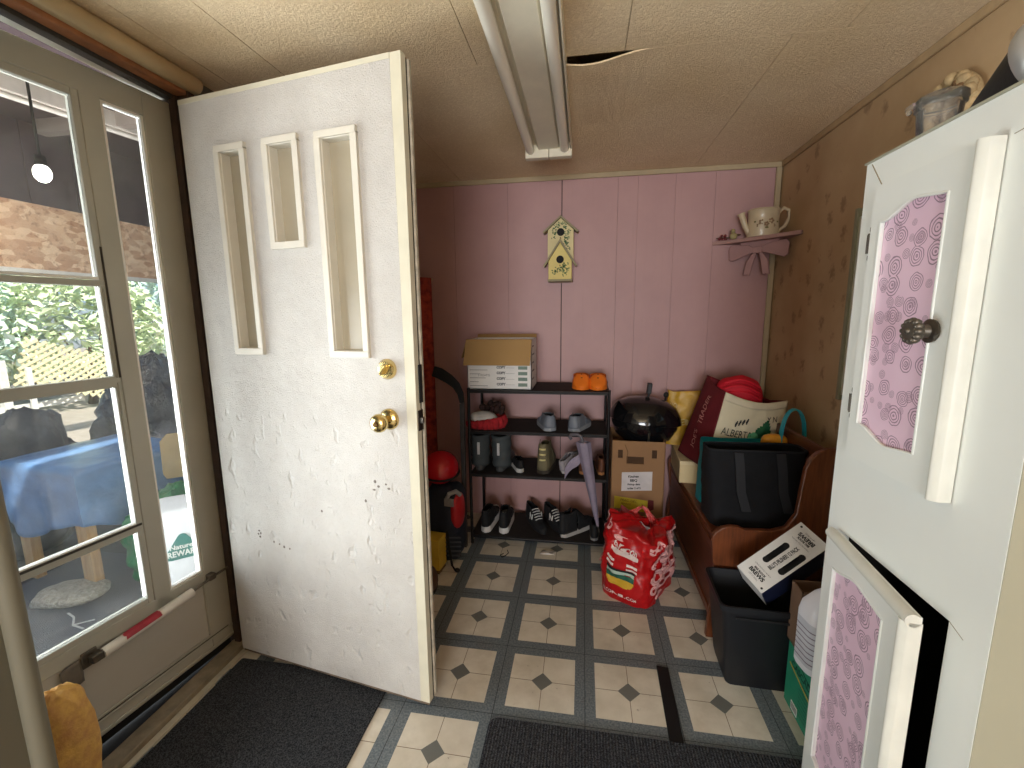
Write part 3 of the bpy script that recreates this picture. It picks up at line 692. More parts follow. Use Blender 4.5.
# ================================================================== FLOOR COVERINGS
MATC = mat_carpet('charcoal_mat', (30, 31, 34), (82, 84, 88))
MATR = mat_carpet('charcoal_ribbed_mat', (34, 36, 40), (108, 110, 116), 34, 'X')
def mat_slab(x0, x1, y0, y1, r, h):
    pts = []
    for cx, cy, a0 in ((x1 - r, y1 - r, 0), (x0 + r, y1 - r, 90), (x0 + r, y0 + r, 180), (x1 - r, y0 + r, 270)):
        for k in range(5): a = math.radians(a0 + 22.5 * k); pts.append((cx + r * math.cos(a), cy + r * math.sin(a)))
    return MB().prism(pts, 0, h)
tag(mat_slab(-.852, -.233, -.95, .235, .01, .009).build('door_mat', MATC, bevel=.003), 'black pile doormat under the open white door', 'mat')
tag(mat_slab(.150, 1.20, -.62, .135, .03, .009).build('floor_mat', MATR, bevel=.003), 'ribbed charcoal mat in front of the pink panelled cupboard', 'mat')
mb = MB(); mb.hexa([(.714, .137, 0), (.757, .137, 0), (.764, .432, 0), (.722, .436, 0), (.714, .137, .006), (.757, .137, .006), (.764, .432, .006), (.722, .436, .006)])
tag(mb.build('rubber_strip', M('black_rubber', (16, 16, 18), .6), bevel=.002), 'narrow black strip lying on the tiles behind the ribbed mat', 'strip')
mb = MB(); mb.grid(lambda u, v: (-.04 + .08 * u + .01 * v, -.022 + .044 * v, .004 + .012 * abs(noise.noise(Vector((u * 3, v * 3, 2))))), 8, 6)
o = mb.build('paper_scrap', M('crumpled_paper', (216, 210, 204), .8), smooth=True, solid=.001); o.location = (.255, 1.16, .002); tag(o, 'torn scrap of white paper on the tiles below the shoe rack', 'paper')
mb = MB(); mb.tube([(0, .03, .003), (.012, .0, .004), (.0, -.03, .004), (-.018, -.045, .003), (-.03, -.025, .003), (-.015, -.01, .004)], .0025, 6)
o = mb.build('cord_scrap', BLACK, smooth=True); o.location = (.03, 1.13, .0); tag(o, 'short curled black cord on the tiles before the shoe rack', 'cord')
crumple('yellow_foam', 'mottled yellow foam lump standing on the sill by the storm door', 'foam', (-.850, -.322, .026), (.045, .060, .185), M('mottled_yellow_foam', (224, 180, 98), .9, c2=(192, 142, 88), vs=26, bump=.6, bs=90), p=.8, amp=.10, f=5, seed=2, seg=48)

# ================================================================== PINK PANELLED CUPBOARD (right)
CX, CY0, CY1, CZ = 1.05, .066, -.378, 1.628
t = thing('cupboard', 'tall cream painted cupboard with pink rose patterned door panels', 'cupboard', (CX, CY0, 0))
# local: x depth (0 = front face), y along the face (0 = far edge, negative = near), z up
W = CY0 - CY1; D = XR - CX - .004
mb = MB()
mb.box(0, .022, -W, 0, 0, .06)                      # plinth
ub = (-.072, -.338, .985, 1.566); lb = (-.049, -.371, .10, .790)
def front(mb, x0, x1):
    ys = sorted({0, -W, ub[0], ub[1], lb[0], lb[1]}); zs = sorted({.06, CZ, ub[2], ub[3], lb[2], lb[3]})
    for a, b in zip(ys, ys[1:]):
        for c, d in zip(zs, zs[1:]):
            my, mz = (a + b) / 2, (c + d) / 2
            if any(q[1] < my < q[0] and q[2] < mz < q[3] for q in (ub, lb)): continue
            mb.box(x0, x1, a, b, c, d)
front(mb, 0, .022)
mb.build('face_frame', CABW, t, smooth=True)
mb = MB(); mb.box(.0008, D, -W - .0015, -W + .0, .0, CZ); mb.box(.022, D, -W, -W + .016, .0, CZ); mb.box(.022, D, -.016, 0, 0, CZ); mb.box(-.004, D, -W - .004, .004, CZ, CZ + .004)
mb.build('side_panel', CABS, t)
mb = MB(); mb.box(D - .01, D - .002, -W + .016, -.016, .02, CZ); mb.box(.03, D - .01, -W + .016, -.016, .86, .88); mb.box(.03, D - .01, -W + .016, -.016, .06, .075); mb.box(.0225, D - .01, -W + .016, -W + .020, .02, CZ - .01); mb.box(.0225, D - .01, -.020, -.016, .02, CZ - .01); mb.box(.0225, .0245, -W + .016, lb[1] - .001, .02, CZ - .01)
mb.build('carcass_shade', DARKINT, t)  # dark sheets put the shade of the compartment into its colour
for pa, pb, rr in (((-.0005, -.018, CZ - .004), (-.0005, ub[0] + .012, ub[3] + .004), .001), ((-.0003, ub[1] - .012, ub[3] - .004), (-.0003, -W, ub[3] + .008), .0006), ((-.0003, lb[1], lb[3]), (-.0003, lb[1] - .03, lb[3] - .012), .0005)):
    MB().tube([pa, pb], rr, 5).build('mitre_crack', M('dark_crack', (150, 134, 104), .9), t)
def scallop(y0, y1, z0, z1, k=18):
    """outline with an S curved top and bottom rising from the hinge side to the middle"""
    pts = []
    for i in range(k + 1):
        u = i / k; s = (1 - math.cos(PI * min(1, u / .55))) / 2; dip = -.010 * max(0, (u - .55) / .45)
        pts.append((y0 + (y1 - y0) * u, z1 - .027 + .027 * s + dip))
    for i in range(k + 1):
        u = 1 - i / k; s = (1 - math.cos(PI * min(1, u / .55))) / 2; dip = -.010 * max(0, (u - .55) / .45)
        pts.append((y0 + (y1 - y0) * u, z0 + .027 - .027 * s - dip))
    return pts
YZ = Matrix(((0, 0, 1, 0), (1, 0, 0, 0), (0, 1, 0, 0), (0, 0, 0, 1)))      # (y, z, x) -> (x, y, z)
def cab_door(w_, h_, pan, hinge_z, T, knob):
    """local: hinge edge at y = 0, door towards -y, front face at x = -.018"""
    o = bpy.data.objects.new('door', None); COL.objects.link(o); o.parent = t; o.matrix_local = T
    py0, py1, pz0, pz1 = pan
    out = scallop(py0, py1, pz0, pz1)
    mb = MB()
    # slab with a scalloped hole: fan between the outline and the rim
    k = len(out) // 2
    for x, fl in ((-.020, 0), (-.001, 1)):
        top = out[:k]; bot = out[k:][::-1]
        for i in range(k - 1):
            q = [(top[i][0], top[i][1]), (top[i + 1][0], top[i + 1][1]), (top[i + 1][0], h_), (top[i][0], h_)]; mb.F([mb.V((x, *p)) for p in (q if fl else q[::-1])])
            q = [(bot[i][0], 0), (bot[i + 1][0], 0), (bot[i + 1][0], bot[i + 1][1]), (bot[i][0], bot[i][1])]; mb.F([mb.V((x, *p)) for p in (q if fl else q[::-1])])
        for a, b in ((0, py0), (py1, -w_)):
            q = [(a, 0), (b, 0), (b, h_), (a, h_)]; mb.F([mb.V((x, *p)) for p in (q if fl else q[::-1])])
    for i in range(len(out)):
        p, q = out[i], out[(i + 1) % len(out)]; mb.F([mb.V((-.020, *p)), mb.V((-.020, *q)), mb.V((-.001, *q)), mb.V((-.001, *p))])
    rim = [(0, 0), (-w_, 0), (-w_, h_), (0, h_)]
    for i in range(4):
        p, q = rim[i], rim[(i + 1) % 4]; mb.F([mb.V((-.020, *p)), mb.V((-.020, *q)), mb.V((-.001, *q)), mb.V((-.001, *p))])
    me = mb.mesh(CABW, True, 30); d = bpy.data.objects.new('door_frame', me); COL.objects.link(d); d.parent = o
    mb = MB()
    prof = [(-.001 - .010 * math.sin(PI * k / 14), .024 * k / 14) for k in range(0, 15)] + [(.0185, .024), (.0185, 0)]
    mb.prism([(-w_ - .004 + q[1], -.020 + q[0]) for q in prof], 0, h_ - (.010 if knob == 'open' else 0), Matrix(((0, 1, 0, 0), (1, 0, 0, 0), (0, 0, 1, 0), (0, 0, 0, 1))))
    if knob == 'open': mb.tube([(-.016, 0, h_ - .006), (-.016, -w_ - .004, h_ - .006)], .0125, 14)
    mb.build('edge_moulding', CABD, o, smooth=True)
    MB().prism(out, -.012, -.009, YZ).build('rose_panel', ROSE, o)['label'] = 'pink panel printed with grey scroll roses'
    mb = MB(); mb.tube([(-.0195, *p) for p in out], .0030, 8, closed=True); mb.build('panel_bead', CABW, o, smooth=True)
    return o
up_d = cab_door(.264, .577, (-.030, -.198, .052, .527), 0, TX((0, ub[0] - .001 + .0, ub[2] + .002)), 'shut')
lo_d = cab_door(.318, .686, (-.036, -.245, .06, .635), 0, TX((-.002, lb[0] - .002, lb[2] + .002)) @ RZ(-math.radians(6)), 'open')
def cab_knob(par, y, z):
    mb = MB(); T = TX((-.020, y, z)) @ RY(-PI / 2)
    mb.lathe([(0, 0), (.020, 0), (.021, .004), (.012, .008), (.009, .018), (.014, .023)], 20, T)
    for i in range(12):
        a = i * PI / 6; mb.ell((.0175 * math.cos(a), .0175 * math.sin(a), .030), (.0065, .0065, .008), 8, 6, T)
    mb.lathe([(.0, .022), (.018, .023), (.020, .030), (.015, .037), (.006, .0375), (.004, .041), (0, .042)], 20, T)
    mb.build('knob', BRONZE, par, smooth=True)
cab_knob(up_d, -.21 - CY0 - ub[0] + .002, 1.271 - ub[2])
def cab_hinge(z):
    mb = MB(); mb.box(-.005, .0005, -.052, -.036, z - .020, z + .020); mb.tube([(-.006, -.050, z - .021), (-.006, -.050, z + .021)], .005, 8)
    for s in (-1, 1): mb.ell((-.003, -.047, z + s * .030), (.003, .005, .009), 8, 6); mb.ell((-.003, -.047, z + s * .039), (.002, .003, .004), 8, 6)
    mb.build('hinge', BRONZE, t, smooth=True)
for z in (1.453, 1.100): cab_hinge(z)
def cab_hinge2(z):
    mb = MB(); mb.box(-.006, .0005, -.046, -.026, z - .024, z + .024); mb.tube([(-.008, -.045, z - .026), (-.008, -.045, z + .026)], .005, 8); mb.build('hinge', BRONZE, t, smooth=True)
for z in (.683, .418): cab_hinge2(z)
# things on top of the cupboard
t = thing('plastic_tub', 'clear plastic food tub on top of the cream cupboard', 'tub', (1.120, -.022, CZ + .004), (0, 0, .2))
MB().lathe([(.044, .0), (.052, .055), (.054, .072), (.060, .075), (.060, .079), (.052, .079), (.050, .057), (.042, .002)], 32, Matrix.Diagonal((.62, .70, .95, 1))).build('tub', CLEARP, t, smooth=True)
mb = MB(); mb.lathe([(0, .084), (.058, .080), (.062, .083), (.061, .093), (.054, .098), (.0, .096)], 32, Matrix.Diagonal((.62, .70, .95, 1))); mb.tube([(-.034, .020, .084), (-.044, .024, .076), (-.047, .016, .066)], .005, 8)
mb.build('lid', CLEARP, t, smooth=True)
t = thing('cone_lampshade', 'black cone with a silver rim lying on its side on the cupboard top', 'lampshade', (1.15, -.045, CZ + .004), (0, 0, .12))
Tp = TX((0, 0, .014)) @ RX(PI / 2 - .33)
mb = MB(); mb.lathe([(0, 0), (.012, .0), (.020, .012), (.070, .155), (.066, .155), (.016, .014), (0, .012)], 36, Tp); mb.build('cone', M('black_enamel', (30, 33, 33), .45, bump=.1), t, smooth=True)
mb = MB(); mb.lathe([(.068, .152), (.076, .154), (.079, .162), (.079, .180), (.074, .186), (.066, .184), (.064, .155)], 36, Tp); mb.build('rim', M('silver_rim', (196, 196, 194), .3, .6), t, smooth=True)
mb = MB(); mb.lathe([(.0, .10), (.045, .10), (.062, .182), (.056, .184), (.0, .12)], 30, Tp); mb.build('inner_cup', M('dark_grey_plastic', (70, 72, 74), .5), t, smooth=True)
# wreath on the wallpaper
t = thing('wall_wreath', 'straw coloured wreath hanging high on the wallpapered wall', 'wreath', (XR, .44, 1.872))
mb = MB()
for i in range(30):
    a = 2 * PI * i / 30; mb.ell((-.022 - .006 * (i % 3), .072 * math.cos(a), .072 * math.sin(a)), (.015, .020, .017), 8, 6, lump=.3, lf=30, seed=i)
mb.tube([(-.015, .072 * math.cos(2 * PI * i / 40), .072 * math.sin(2 * PI * i / 40)) for i in range(40)], .014, 8, closed=True)
mb.build('ring', M('straw', (194, 168, 124), .85, var=.35, vs=40, bump=.5), t, smooth=True, ang=80)
mb = MB()
for i in range(7):
    a = 2.2 + .35 * i; mb.ell((-.043, .062 * math.cos(a), .062 * math.sin(a)), (.006, .013, .009), 8, 5)
mb.build('dried_flower', M('dull_brown_petals', (120, 90, 58), .9), t, smooth=True)

# ================================================================== SHOE RACK
RX0, RX1, RY0, RY1 = -.186, .572, 1.215, 1.53
SHZ = (.055, .425, .675, .905)
t = thing('shoe_rack', 'black four tier shoe rack against the mauve wall', 'rack', (RX0, RY0, 0))
RW, RD = RX1 - RX0, RY1 - RY0
mb = MB()
for x in (0, RW):
    for y in (0, RD):
        MB().tube([(x, y, 0), (x, y, .915)], .0085, 10).build('post', RACKM, t, smooth=True)
for z in SHZ:
    mb = MB()
    for y in (0, RD): mb.tube([(0, y, z - .008), (RW, y, z - .008)], .007, 8)
    for x in (0, RW): mb.tube([(x, 0, z - .008), (x, RD, z - .008)], .007, 8)
    mb.box(-.004, RW + .004, -.006, .004, z - .017, z - .001)
    fr = mb.build('shelf_frame', RACKM, t, smooth=True)
    MB().box(.004, RW - .004, .003, RD - .003, z - .004, z).build('shelf_cloth', SHELF, fr)
# ---- shoes. local: toe towards +y, heel at y = 0, x across, z up from the shelf
def outline(u, L, Wd):
    """half width at u (0 heel .. 1 toe)"""
    return Wd * (.36 + .14 * math.sin(PI * min(1, u * 1.0)) + .10 * math.exp(-((u - .68) / .22) ** 2)) * math.sqrt(max(0, 1 - max(0, (u - .72) / .28) ** 2.6)) * math.sqrt(max(0.0, min(1, u / .07)))
def shoe_pair(name, label, cat, loc, rz, L, Wd, Hh, upper, sole, sole_h=.026, collar=.10, laces=None, logo=None, lining=None, tilt=0, gap=.105, shaft=0, strap=False, single=False, rzs=None, trim=None, group=None):
    first = None
    for k, sx in enumerate((0,) if single else (-1, 1)):
        c, s = math.cos(rz), math.sin(rz); off = sx * gap / 2
        P = (loc[0] + c * off, loc[1] + s * off, loc[2])
        R = (tilt, 0, (rzs[k] if rzs else rz + sx * .04))
        lab = label if isinstance(label, str) else label[k]
        if first is not None: dup(first, P, R, lab, group); continue
        t = thing(name, lab, cat, P, R, group); first = t
        N, A = 26, 18
        mb = MB()
        ol = [(outline(i / N, L, Wd) * .5 * 2 * .55, L * i / N) for i in range(N + 1)]
        poly = [(x * 1.06, y) for x, y in ol] + [(-x * 1.06, y) for x, y in ol[::-1]]
        poly = [p for i, p in enumerate(poly) if i == 0 or (Vector(p) - Vector(poly[i - 1])).length > 1e-4]
        mb.prism(poly, 0, sole_h); mb.build('sole', sole, t, bevel=.003)
        def hgt(u):
            if strap: return Hh * (.45 + .55 * math.exp(-((u - .60) / .20) ** 2)) * math.sqrt(max(.05, 1 - max(0, (u - .8) / .2) ** 2))
            hh = Hh if u < .36 else Hh * (.44 + .56 * (1 - (u - .36) / .34) ** 1.0) if u < .70 else Hh * .44
            return hh * math.sqrt(max(.08, 1 - max(0, (u - .74) / .26) ** 2.4))
        def up(i, j):
            u = i; a = PI * j; w2 = outline(u, L, Wd) * .55
            hh = hgt(u)
            if not strap and u < .40:                      # open collar: walls only
                q = j; side = -1 if q < .5 else 1; f = min(1, (q if q < .5 else 1 - q) / .42)
                return (side * w2 * (1 - .30 * f * f), L * u, sole_h * .8 + (hh - sole_h * .8) * f * (1 - .10 * math.sin(PI * u / .40)))
            return (-w2 * math.copysign(abs(math.cos(a)) ** .8, math.cos(a)), L * u, sole_h * .8 + (hh - sole_h * .8) * abs(math.sin(a)) ** .7)
        mb = MB()
        us = [.004 + .992 * i / 30 for i in range(31)]
        if strap: us = [q for q in us if q > .42]
        def gp(u, v): return up(us[min(len(us) - 1, int(round(u * (len(us) - 1))))], v)
        if strap:
            mb.grid(gp, len(us), A)
        else:
            k0 = [q for q in us if q < .40]; k1 = [q for q in us if q >= .40]
            # collar walls, left and right, then heel cap, then the vamp
            for vv in ((0, .42), (.58, 1)):
                mb.grid(lambda u, v: up(k0[int(round(u * (len(k0) - 1)))], vv[0] + (vv[1] - vv[0]) * v), len(k0), 8)
            def heel(u, v):
                a = -PI / 2 + PI * u; p = up(.055, .42 * v); w2 = abs(p[0]); return (w2 * math.sin(a), L * .055 - (L * .055 + .004) * math.cos(a), p[2])
            mb.grid(heel, 12, 8)
            mb.grid(lambda u, v: up(k1[int(round(u * (len(k1) - 1)))], v), len(k1), A)
        uo = mb.build('upper', upper, t, smooth=True, ang=75, solid=.004)
        if strap:
            mb = MB(); w2 = outline(.45, L, Wd) * .55
            mb.strip([(w2 * math.cos(a) * (1 if abs(math.cos(a)) < 1 else 1), L * .50 - L * .47 * max(0, math.sin(a)) ** .8, Hh * .78) for a in [PI * i / 16 for i in range(17)]], (0, 0, .018), (0, .004, 0)); mb.build('heel_strap', upper, t, smooth=True, ang=70)
            mb = MB()
            for a in (-.5, 0, .5):
                for b in (.62, .74): mb.ell((a * Wd * .35, L * b, hgt(b) * (1 - .28 * abs(a)) + .0), (.006, .007, .003), 8, 5)
            mb.build('vent_hole', M('vent_dark', (60, 50, 44), .9), t)
            MB().prism([(x * .9, y * .55 + .01) for x, y in ol[1:]] + [(-x * .9, y * .55 + .01) for x, y in ol[1:][::-1]], sole_h, sole_h + .003).build('footbed', lining or sole, t)
        else:
            mb = MB(); mb.prism([(x * .86, y) for x, y in ol[2:15]] + [(-x * .86, y) for x, y in ol[2:15][::-1]], sole_h, sole_h + .008); mb.build('insole', lining or BLACK, t)
        if laces:
            mb = MB()
            for i in range(5):
                u = .42 + .055 * i; z = hgt(u) + .004
                mb.tube([(-.022, L * u, z - .006), (0, L * (u + .02), z - .001), (.022, L * u + .006, z - .006)], .0028, 6)
            mb.build('lace', laces, uo, smooth=True)
        if trim:
            for z in (.45, .62, .79):
                mb = MB(); mb.grid(lambda u, v: ((outline(.055, L, Wd) * .42 + .002) * math.sin(-.9 + 1.8 * u), L * .055 - (L * .055 + .009) * math.cos(-.9 + 1.8 * u), Hh * z + .010 * v), 8, 2); mb.build('heel_stripe', trim, uo, smooth=True, solid=.001)
            
        if logo:
            for sgn in (-1, 1):
                mb = MB(); T = TX((sgn * outline(.45, L, Wd) * .585, L * .47, Hh * .52)) @ RZ(sgn * PI / 2) @ FACE_Y
                text_bm(mb, logo, .062, T, shear=.2, bold=.0016); mb.build('logo', WINK, uo, solid=.002)
    return first
CLOGO = M('orange_foam', (236, 122, 30), .55, var=.1)
shoe_pair('clog', ('orange foam clog on the top shelf nearer the white paper box', 'orange foam clog at the far end of the top shelf from the white box'), 'shoe', (.472, 1.46, SHZ[3]), PI, .21, .150, .078, CLOGO, CLOGO, .018, strap=True, lining=M('dull_orange', (196, 98, 30), .7), gap=.100, group='orange clogs on the top shelf')
GREYR = M('grey_rubber', (112, 118, 128), .5, var=.12)
shoe_pair('clog', ('grey clog on the second shelf, the one nearer the red hat', 'grey clog on the second shelf, the one farther from the red hat'), 'shoe', (.325, 1.240, SHZ[2]), 0, .25, .150, .092, GREYR, M('pale_grey_rubber', (150, 154, 160), .5), .026, strap=False, lining=M('dark_insole', (44, 46, 50), .8), gap=.120, rzs=(.25, -.30), group='grey clogs on the second shelf')
# red winter hat with a white crown, lying on its side
t = thing('winter_hat', 'red knitted hat with white crown lying on the second shelf', 'hat', (-.108, 1.31, SHZ[2]), (0, 0, 0))
mb = MB(); mb.grid(lambda u, v: ((.098 + .014 * math.sin(PI * v) + .004 * math.sin(40 * PI * u)) * math.cos(2 * PI * u), (.072 + .014 * math.sin(PI * v) + .004 * math.sin(40 * PI * u)) * math.sin(2 * PI * u) , .002 + .05 * v + .018 * math.cos(2 * PI * u) * v + .006 * noise.noise(Vector((u * 40, v * 9, 0)))), 80, 8, cu=True)
mb.build('brim', M('red_knit', (176, 36, 44), .95, var=.4, vs=50, bump=.8, bs=160), t, smooth=True, solid=.014)
MB().ell((-.012, -.01, .055), (.082, .060, .038), 24, 12, lump=.12, lf=20).build('crown', M('white_fleece', (206, 202, 198), .95, bump=.6, bs=140), t, smooth=True)
mb = MB()
for i in range(26): mb.ell((.03 + random.uniform(-.08, .07), .065 + random.uniform(-.03, .05), .07 + random.uniform(-.02, .05)), (.018, .018, .018), 7, 5, lump=.5, lf=40, seed=i)
mb.build('fur_trim', M('dark_brown_fur', (60, 40, 36), .95), t, smooth=True)
# tall boots: backs towards the room
BOOT = M('dark_grey_nylon', (66, 72, 74), .75, var=.2, vs=20, bump=.2, bs=150); BSOLE = M('grey_rubber_sole', (72, 74, 76), .7)
t = thing('winter_boot', 'tall dark grey winter boot at the end of the third shelf', 'boot', (-.146, 1.255, SHZ[1]), (0, 0, .05), 'grey winter boots on the third shelf')
def boot(t):
    L, Wd = .25, .098
    ol = [(outline(i / 24, L, Wd) * .58, L * i / 24) for i in range(25)]
    poly = [p for i, p in enumerate(ol + [(-x, y) for x, y in ol[::-1]])]
    poly = [p for i, p in enumerate(poly) if i == 0 or (Vector(p) - Vector(poly[i - 1])).length > 1e-4]
    MB().prism(poly, 0, .030).build('sole', BSOLE, t, bevel=.004)
    mb = MB(); mb.ell((0, .150, .03), (.052, .098, .062), 20, 10); mb.build('foot', M('black_rubber_foot', (56, 58, 60), .5), t, smooth=True)
    mb = MB(); mb.grid(lambda u, v: ((.049 + .006 * v + .003 * math.sin(v * 22)) * math.cos(2 * PI * u), .062 + (.050 + .012 * v + .003 * math.sin(v * 22)) * math.sin(2 * PI * u), .024 + .200 * v + .016 * math.sin(2 * PI * u) * v), 28, 14, cu=True)
    so = mb.build('shaft', BOOT, t, smooth=True, solid=.006)
    mb = MB(); mb.strip([(.0, -.001, .10), (0, .0, .17)], (.014, 0, 0), (0, -.004, 0)); mb.build('reflective_tab', M('pale_tab', (196, 196, 196), .4), so)
    MB().lathe([(.0, .195), (.044, .195), (.044, .2)], 20, TX((0, .062, 0))).build('lining', BLACK, t)
boot(t)
dup(t, (-.03, 1.25, SHZ[1]), (0, 0, -.12), 'tall dark grey winter boot beside the black white-toed shoe')
shoe_pair('sneaker', 'black low shoe with a white heel right of the tall boots', 'shoe', (.098, 1.25, SHZ[1]), 0, .25, .095, .075, BLACK, M('white_rubber', (196, 194, 188), .6), .034, single=True, rzs=(.35,))
shoe_pair('hiking_boot', 'olive hiking boot with pale heel stripes on the third shelf', 'boot', (.22, 1.245, SHZ[1]), 0, .27, .150, .180, M('olive_suede', (112, 104, 78), .85, var=.2, bump=.2), M('dark_sole', (60, 54, 46), .8), .03, single=True, rzs=(-.08,), lining=M('yellow_lining', (150, 132, 70), .9), trim=M('cream_stripe', (214, 200, 140), .6))
shoe_pair('sneaker', 'grey running shoe tipped up beside the olive hiking boot', 'shoe', (.332, 1.235, SHZ[1] + .012), 0, .25, .095, .085, M('light_grey_mesh', (150, 146, 152), .8, bump=.3, bs=260), M('pale_sole', (190, 186, 184), .6), .030, single=True, rzs=(-.55,), tilt=.28, laces=M('grey_lace', (120, 116, 120), .8))
shoe_pair('work_shoe', ('brown leather shoe with a tan sole behind the folded umbrella', 'brown leather shoe with a tan sole at the right end of the third shelf'), 'shoe', (.492, 1.27, SHZ[1]), 0, .235, .082, .10, M('brown_leather', (96, 58, 40), .5), M('tan_crepe', (168, 116, 72), .7), .026, gap=.105, group='brown shoes on the third shelf')
BS = M('black_mesh', (26, 27, 30), .8, var=.3, vs=40)
shoe_pair('sneaker', ('black sneaker with thick white heel at the outer end of the bottom shelf', 'black sneaker with thick white heel second along the bottom shelf'), 'shoe', (-.060, 1.235, SHZ[0]), 0, .29, .122, .140, BS, M('white_foam_sole', (236, 234, 230), .5), .050, gap=.108, group='white soled sneakers on the bottom shelf')
shoe_pair('sneaker', ('black sneaker with a white N and white laces, nearer the white soled pair', 'black sneaker with a white N and white laces, nearer the curved soled one'), 'shoe', (.165, 1.49, SHZ[0]), PI, .26, .105, .105, BS, M('black_sole', (30, 30, 32), .7), .032, gap=.112, laces=M('white_lace', (214, 212, 208), .8), logo='N', rzs=(PI + .55, PI + .5), group='sneakers with N marks on the bottom shelf')
shoe_pair('sneaker', 'black high sneaker with a pale curved sole on the bottom shelf', 'shoe', (.325, 1.245, SHZ[0]), 0, .27, .11, .15, BS, M('pale_grey_sole', (176, 172, 168), .6), .030, single=True, rzs=(-.75,), laces=BLACK)
shoe_pair('sneaker', 'dark shoe with a grey sole at the right end of the bottom shelf', 'shoe', (.510, 1.228, SHZ[0]), 0, .25, .092, .10, BLACK, M('grey_sole', (132, 130, 128), .6), .026, single=True, rzs=(-.05,))
# folded umbrella hung on the rack
t = thing('folded_umbrella', 'grey folded umbrella hanging point down from the shoe rack', 'umbrella', (.43, 1.185, .66))
GU = M('grey_lilac_nylon', (140, 130, 148), .6, var=.25, vs=12)
mb = MB(); mb.grid(lambda u, v: ((.028 * (1 - v) ** .7 + .006 + .005 * math.cos(12 * PI * u) * (1 - v)) * math.cos(2 * PI * u) + .012 + .085 * v, (.022 * (1 - v) ** .7 + .005) * math.sin(2 * PI * u), -.02 - .47 * v), 30, 16, cu=True); mb.build('canopy', GU, t, smooth=True, ang=70)
mb = MB(); mb.tube([(.01, 0, -.02), (.0, .0, .01), (-.02, .006, .02), (-.05, .012, .016), (-.06, .015, .0), (-.052, .018, -.012)], .009, 10); mb.build('handle', M('grey_handle', (96, 92, 98), .5), t, smooth=True)
mb = MB(); mb.tube([(.097, 0, -.48), (.104, 0, -.525)], [.005, .003], 8); mb.build('tip', STEEL, t, smooth=True)
mb = MB(); mb.grid(lambda u, v: (-.085 + .10 * u, .004 + .004 * noise.noise(Vector((u * 5, v * 5, 1))), -.175 + .13 * u - .06 * v + .012 * math.sin(6 * u)), 14, 8); mb.build('loose_flap', GU, t, smooth=True, solid=.002)
# white paper box, front flap hanging open
t = thing('paper_box', 'white printed carton with open brown flaps on the rack top', 'box', (-.017, 1.365, SHZ[3]), (0, 0, .0))
bw, bd, bh = .178, .125, .272
mb = MB(); mb.box(-bw, bw, -bd, -bd + .004, 0, bh); mb.box(-bw, bw, bd - .004, bd, 0, bh); mb.box(-bw, -bw + .004, -bd, bd, 0, bh); mb.box(bw - .004, bw, -bd, bd, 0, bh); mb.box(-bw, bw, -bd, bd, 0, .004)
mb.build('carton', WCARD, t)
mb = MB(); mb.hexa([(-bw - .004, -bd - .001, bh), (bw + .002, -bd - .001, bh), (bw + .002, -bd + .002, bh + .003), (-bw - .004, -bd + .002, bh + .003), (-bw - .012, -bd - .045, bh - .135), (bw - .004, -bd - .045, bh - .135), (bw - .004, -bd - .042, bh - .134), (-bw - .012, -bd - .042, bh - .134)]); mb.build('flap', CARD_IN, t)
mb = MB(); mb.hexa([(-bw, bd, bh), (bw, bd, bh), (bw, bd + .003, bh), (-bw, bd + .003, bh), (-bw, bd + .015, bh + .02), (bw, bd + .015, bh + .02), (bw, bd + .018, bh + .02), (-bw, bd + .018, bh + .02)]); mb.hexa([(-bw, -bd, bh), (-bw, bd, bh), (-bw - .003, bd, bh), (-bw - .003, -bd, bh), (-bw - .03, -bd, bh - .10), (-bw - .03, bd, bh - .10), (-bw - .033, bd, bh - .10), (-bw - .033, -bd, bh - .10)]); mb.build('flap', CARD_IN, t)
mb = MB(); T0 = TX((0, -bd - .0008, 0)) @ FACE_Y
for k in range(4):
    z = .026 + .031 * k
    text_bm(mb, 'COPY', .018, T0 @ TX((.01, z + .003, 0)), bold=.0015); mb.box(.035, .085, -bd - .0012, -bd, z, z + .0012)
for k, wd_ in enumerate((.10, .05, .09, .06, .10)): mb.box(-.165, -.165 + wd_, -bd - .0012, -bd, .018 + .022 * k, .0205 + .022 * k)
text_bm(mb, '5 REAMS', .018, T0 @ TX((-.085, .078, 0)))
for k in range(5): mb.box(bw, bw + .001, -.09, -.02 + .02 * (k % 2), .05 + .045 * k, .058 + .045 * k)
mb.build('print', GREYINK, t)
mb = MB()
for k in range(4): mb.box(.105, .155, -bd - .0014, -bd, .018 + .031 * k, .036 + .031 * k)
mb.build('green_block', M('grey_green_print', (112, 134, 122), .6), t)

# hockey stick, red rug roll, pack, yellow box left of the rack
t = thing('hockey_stick', 'black hockey stick standing blade up beside the shoe rack', 'stick', (-.215, 1.17, 0), (math.radians(-2), 0, 0))
mb = MB(); mb.hexa([(-.011, -.015, 0), (.011, -.015, 0), (.011, .015, 0), (-.011, .015, 0), (-.016, -.015, .83), (.008, -.015, .84), (.008, .015, .84), (-.016, .015, .83)]); mb.build('shaft', M('worn_grey_stick', (62, 58, 58), .5, var=.4, vs=20), t, bevel=.003)
mb = MB(); pth = [(-.004, .835), (-.012, .885), (-.035, .930), (-.075, .965), (-.125, .995), (-.165, 1.008)]
wid = [.026, .034, .044, .054, .060, .058]
P0 = []; P1 = []
for i, (x, z) in enumerate(pth):
    a = pth[max(0, i - 1)]; b = pth[min(5, i + 1)]; d = Vector((b[0] - a[0], b[1] - a[1])).normalized(); nn = Vector((-d.y, d.x))
    P0.append((x + nn.x * wid[i] / 2, z + nn.y * wid[i] / 2)); P1.append((x - nn.x * wid[i] / 2, z - nn.y * wid[i] / 2))
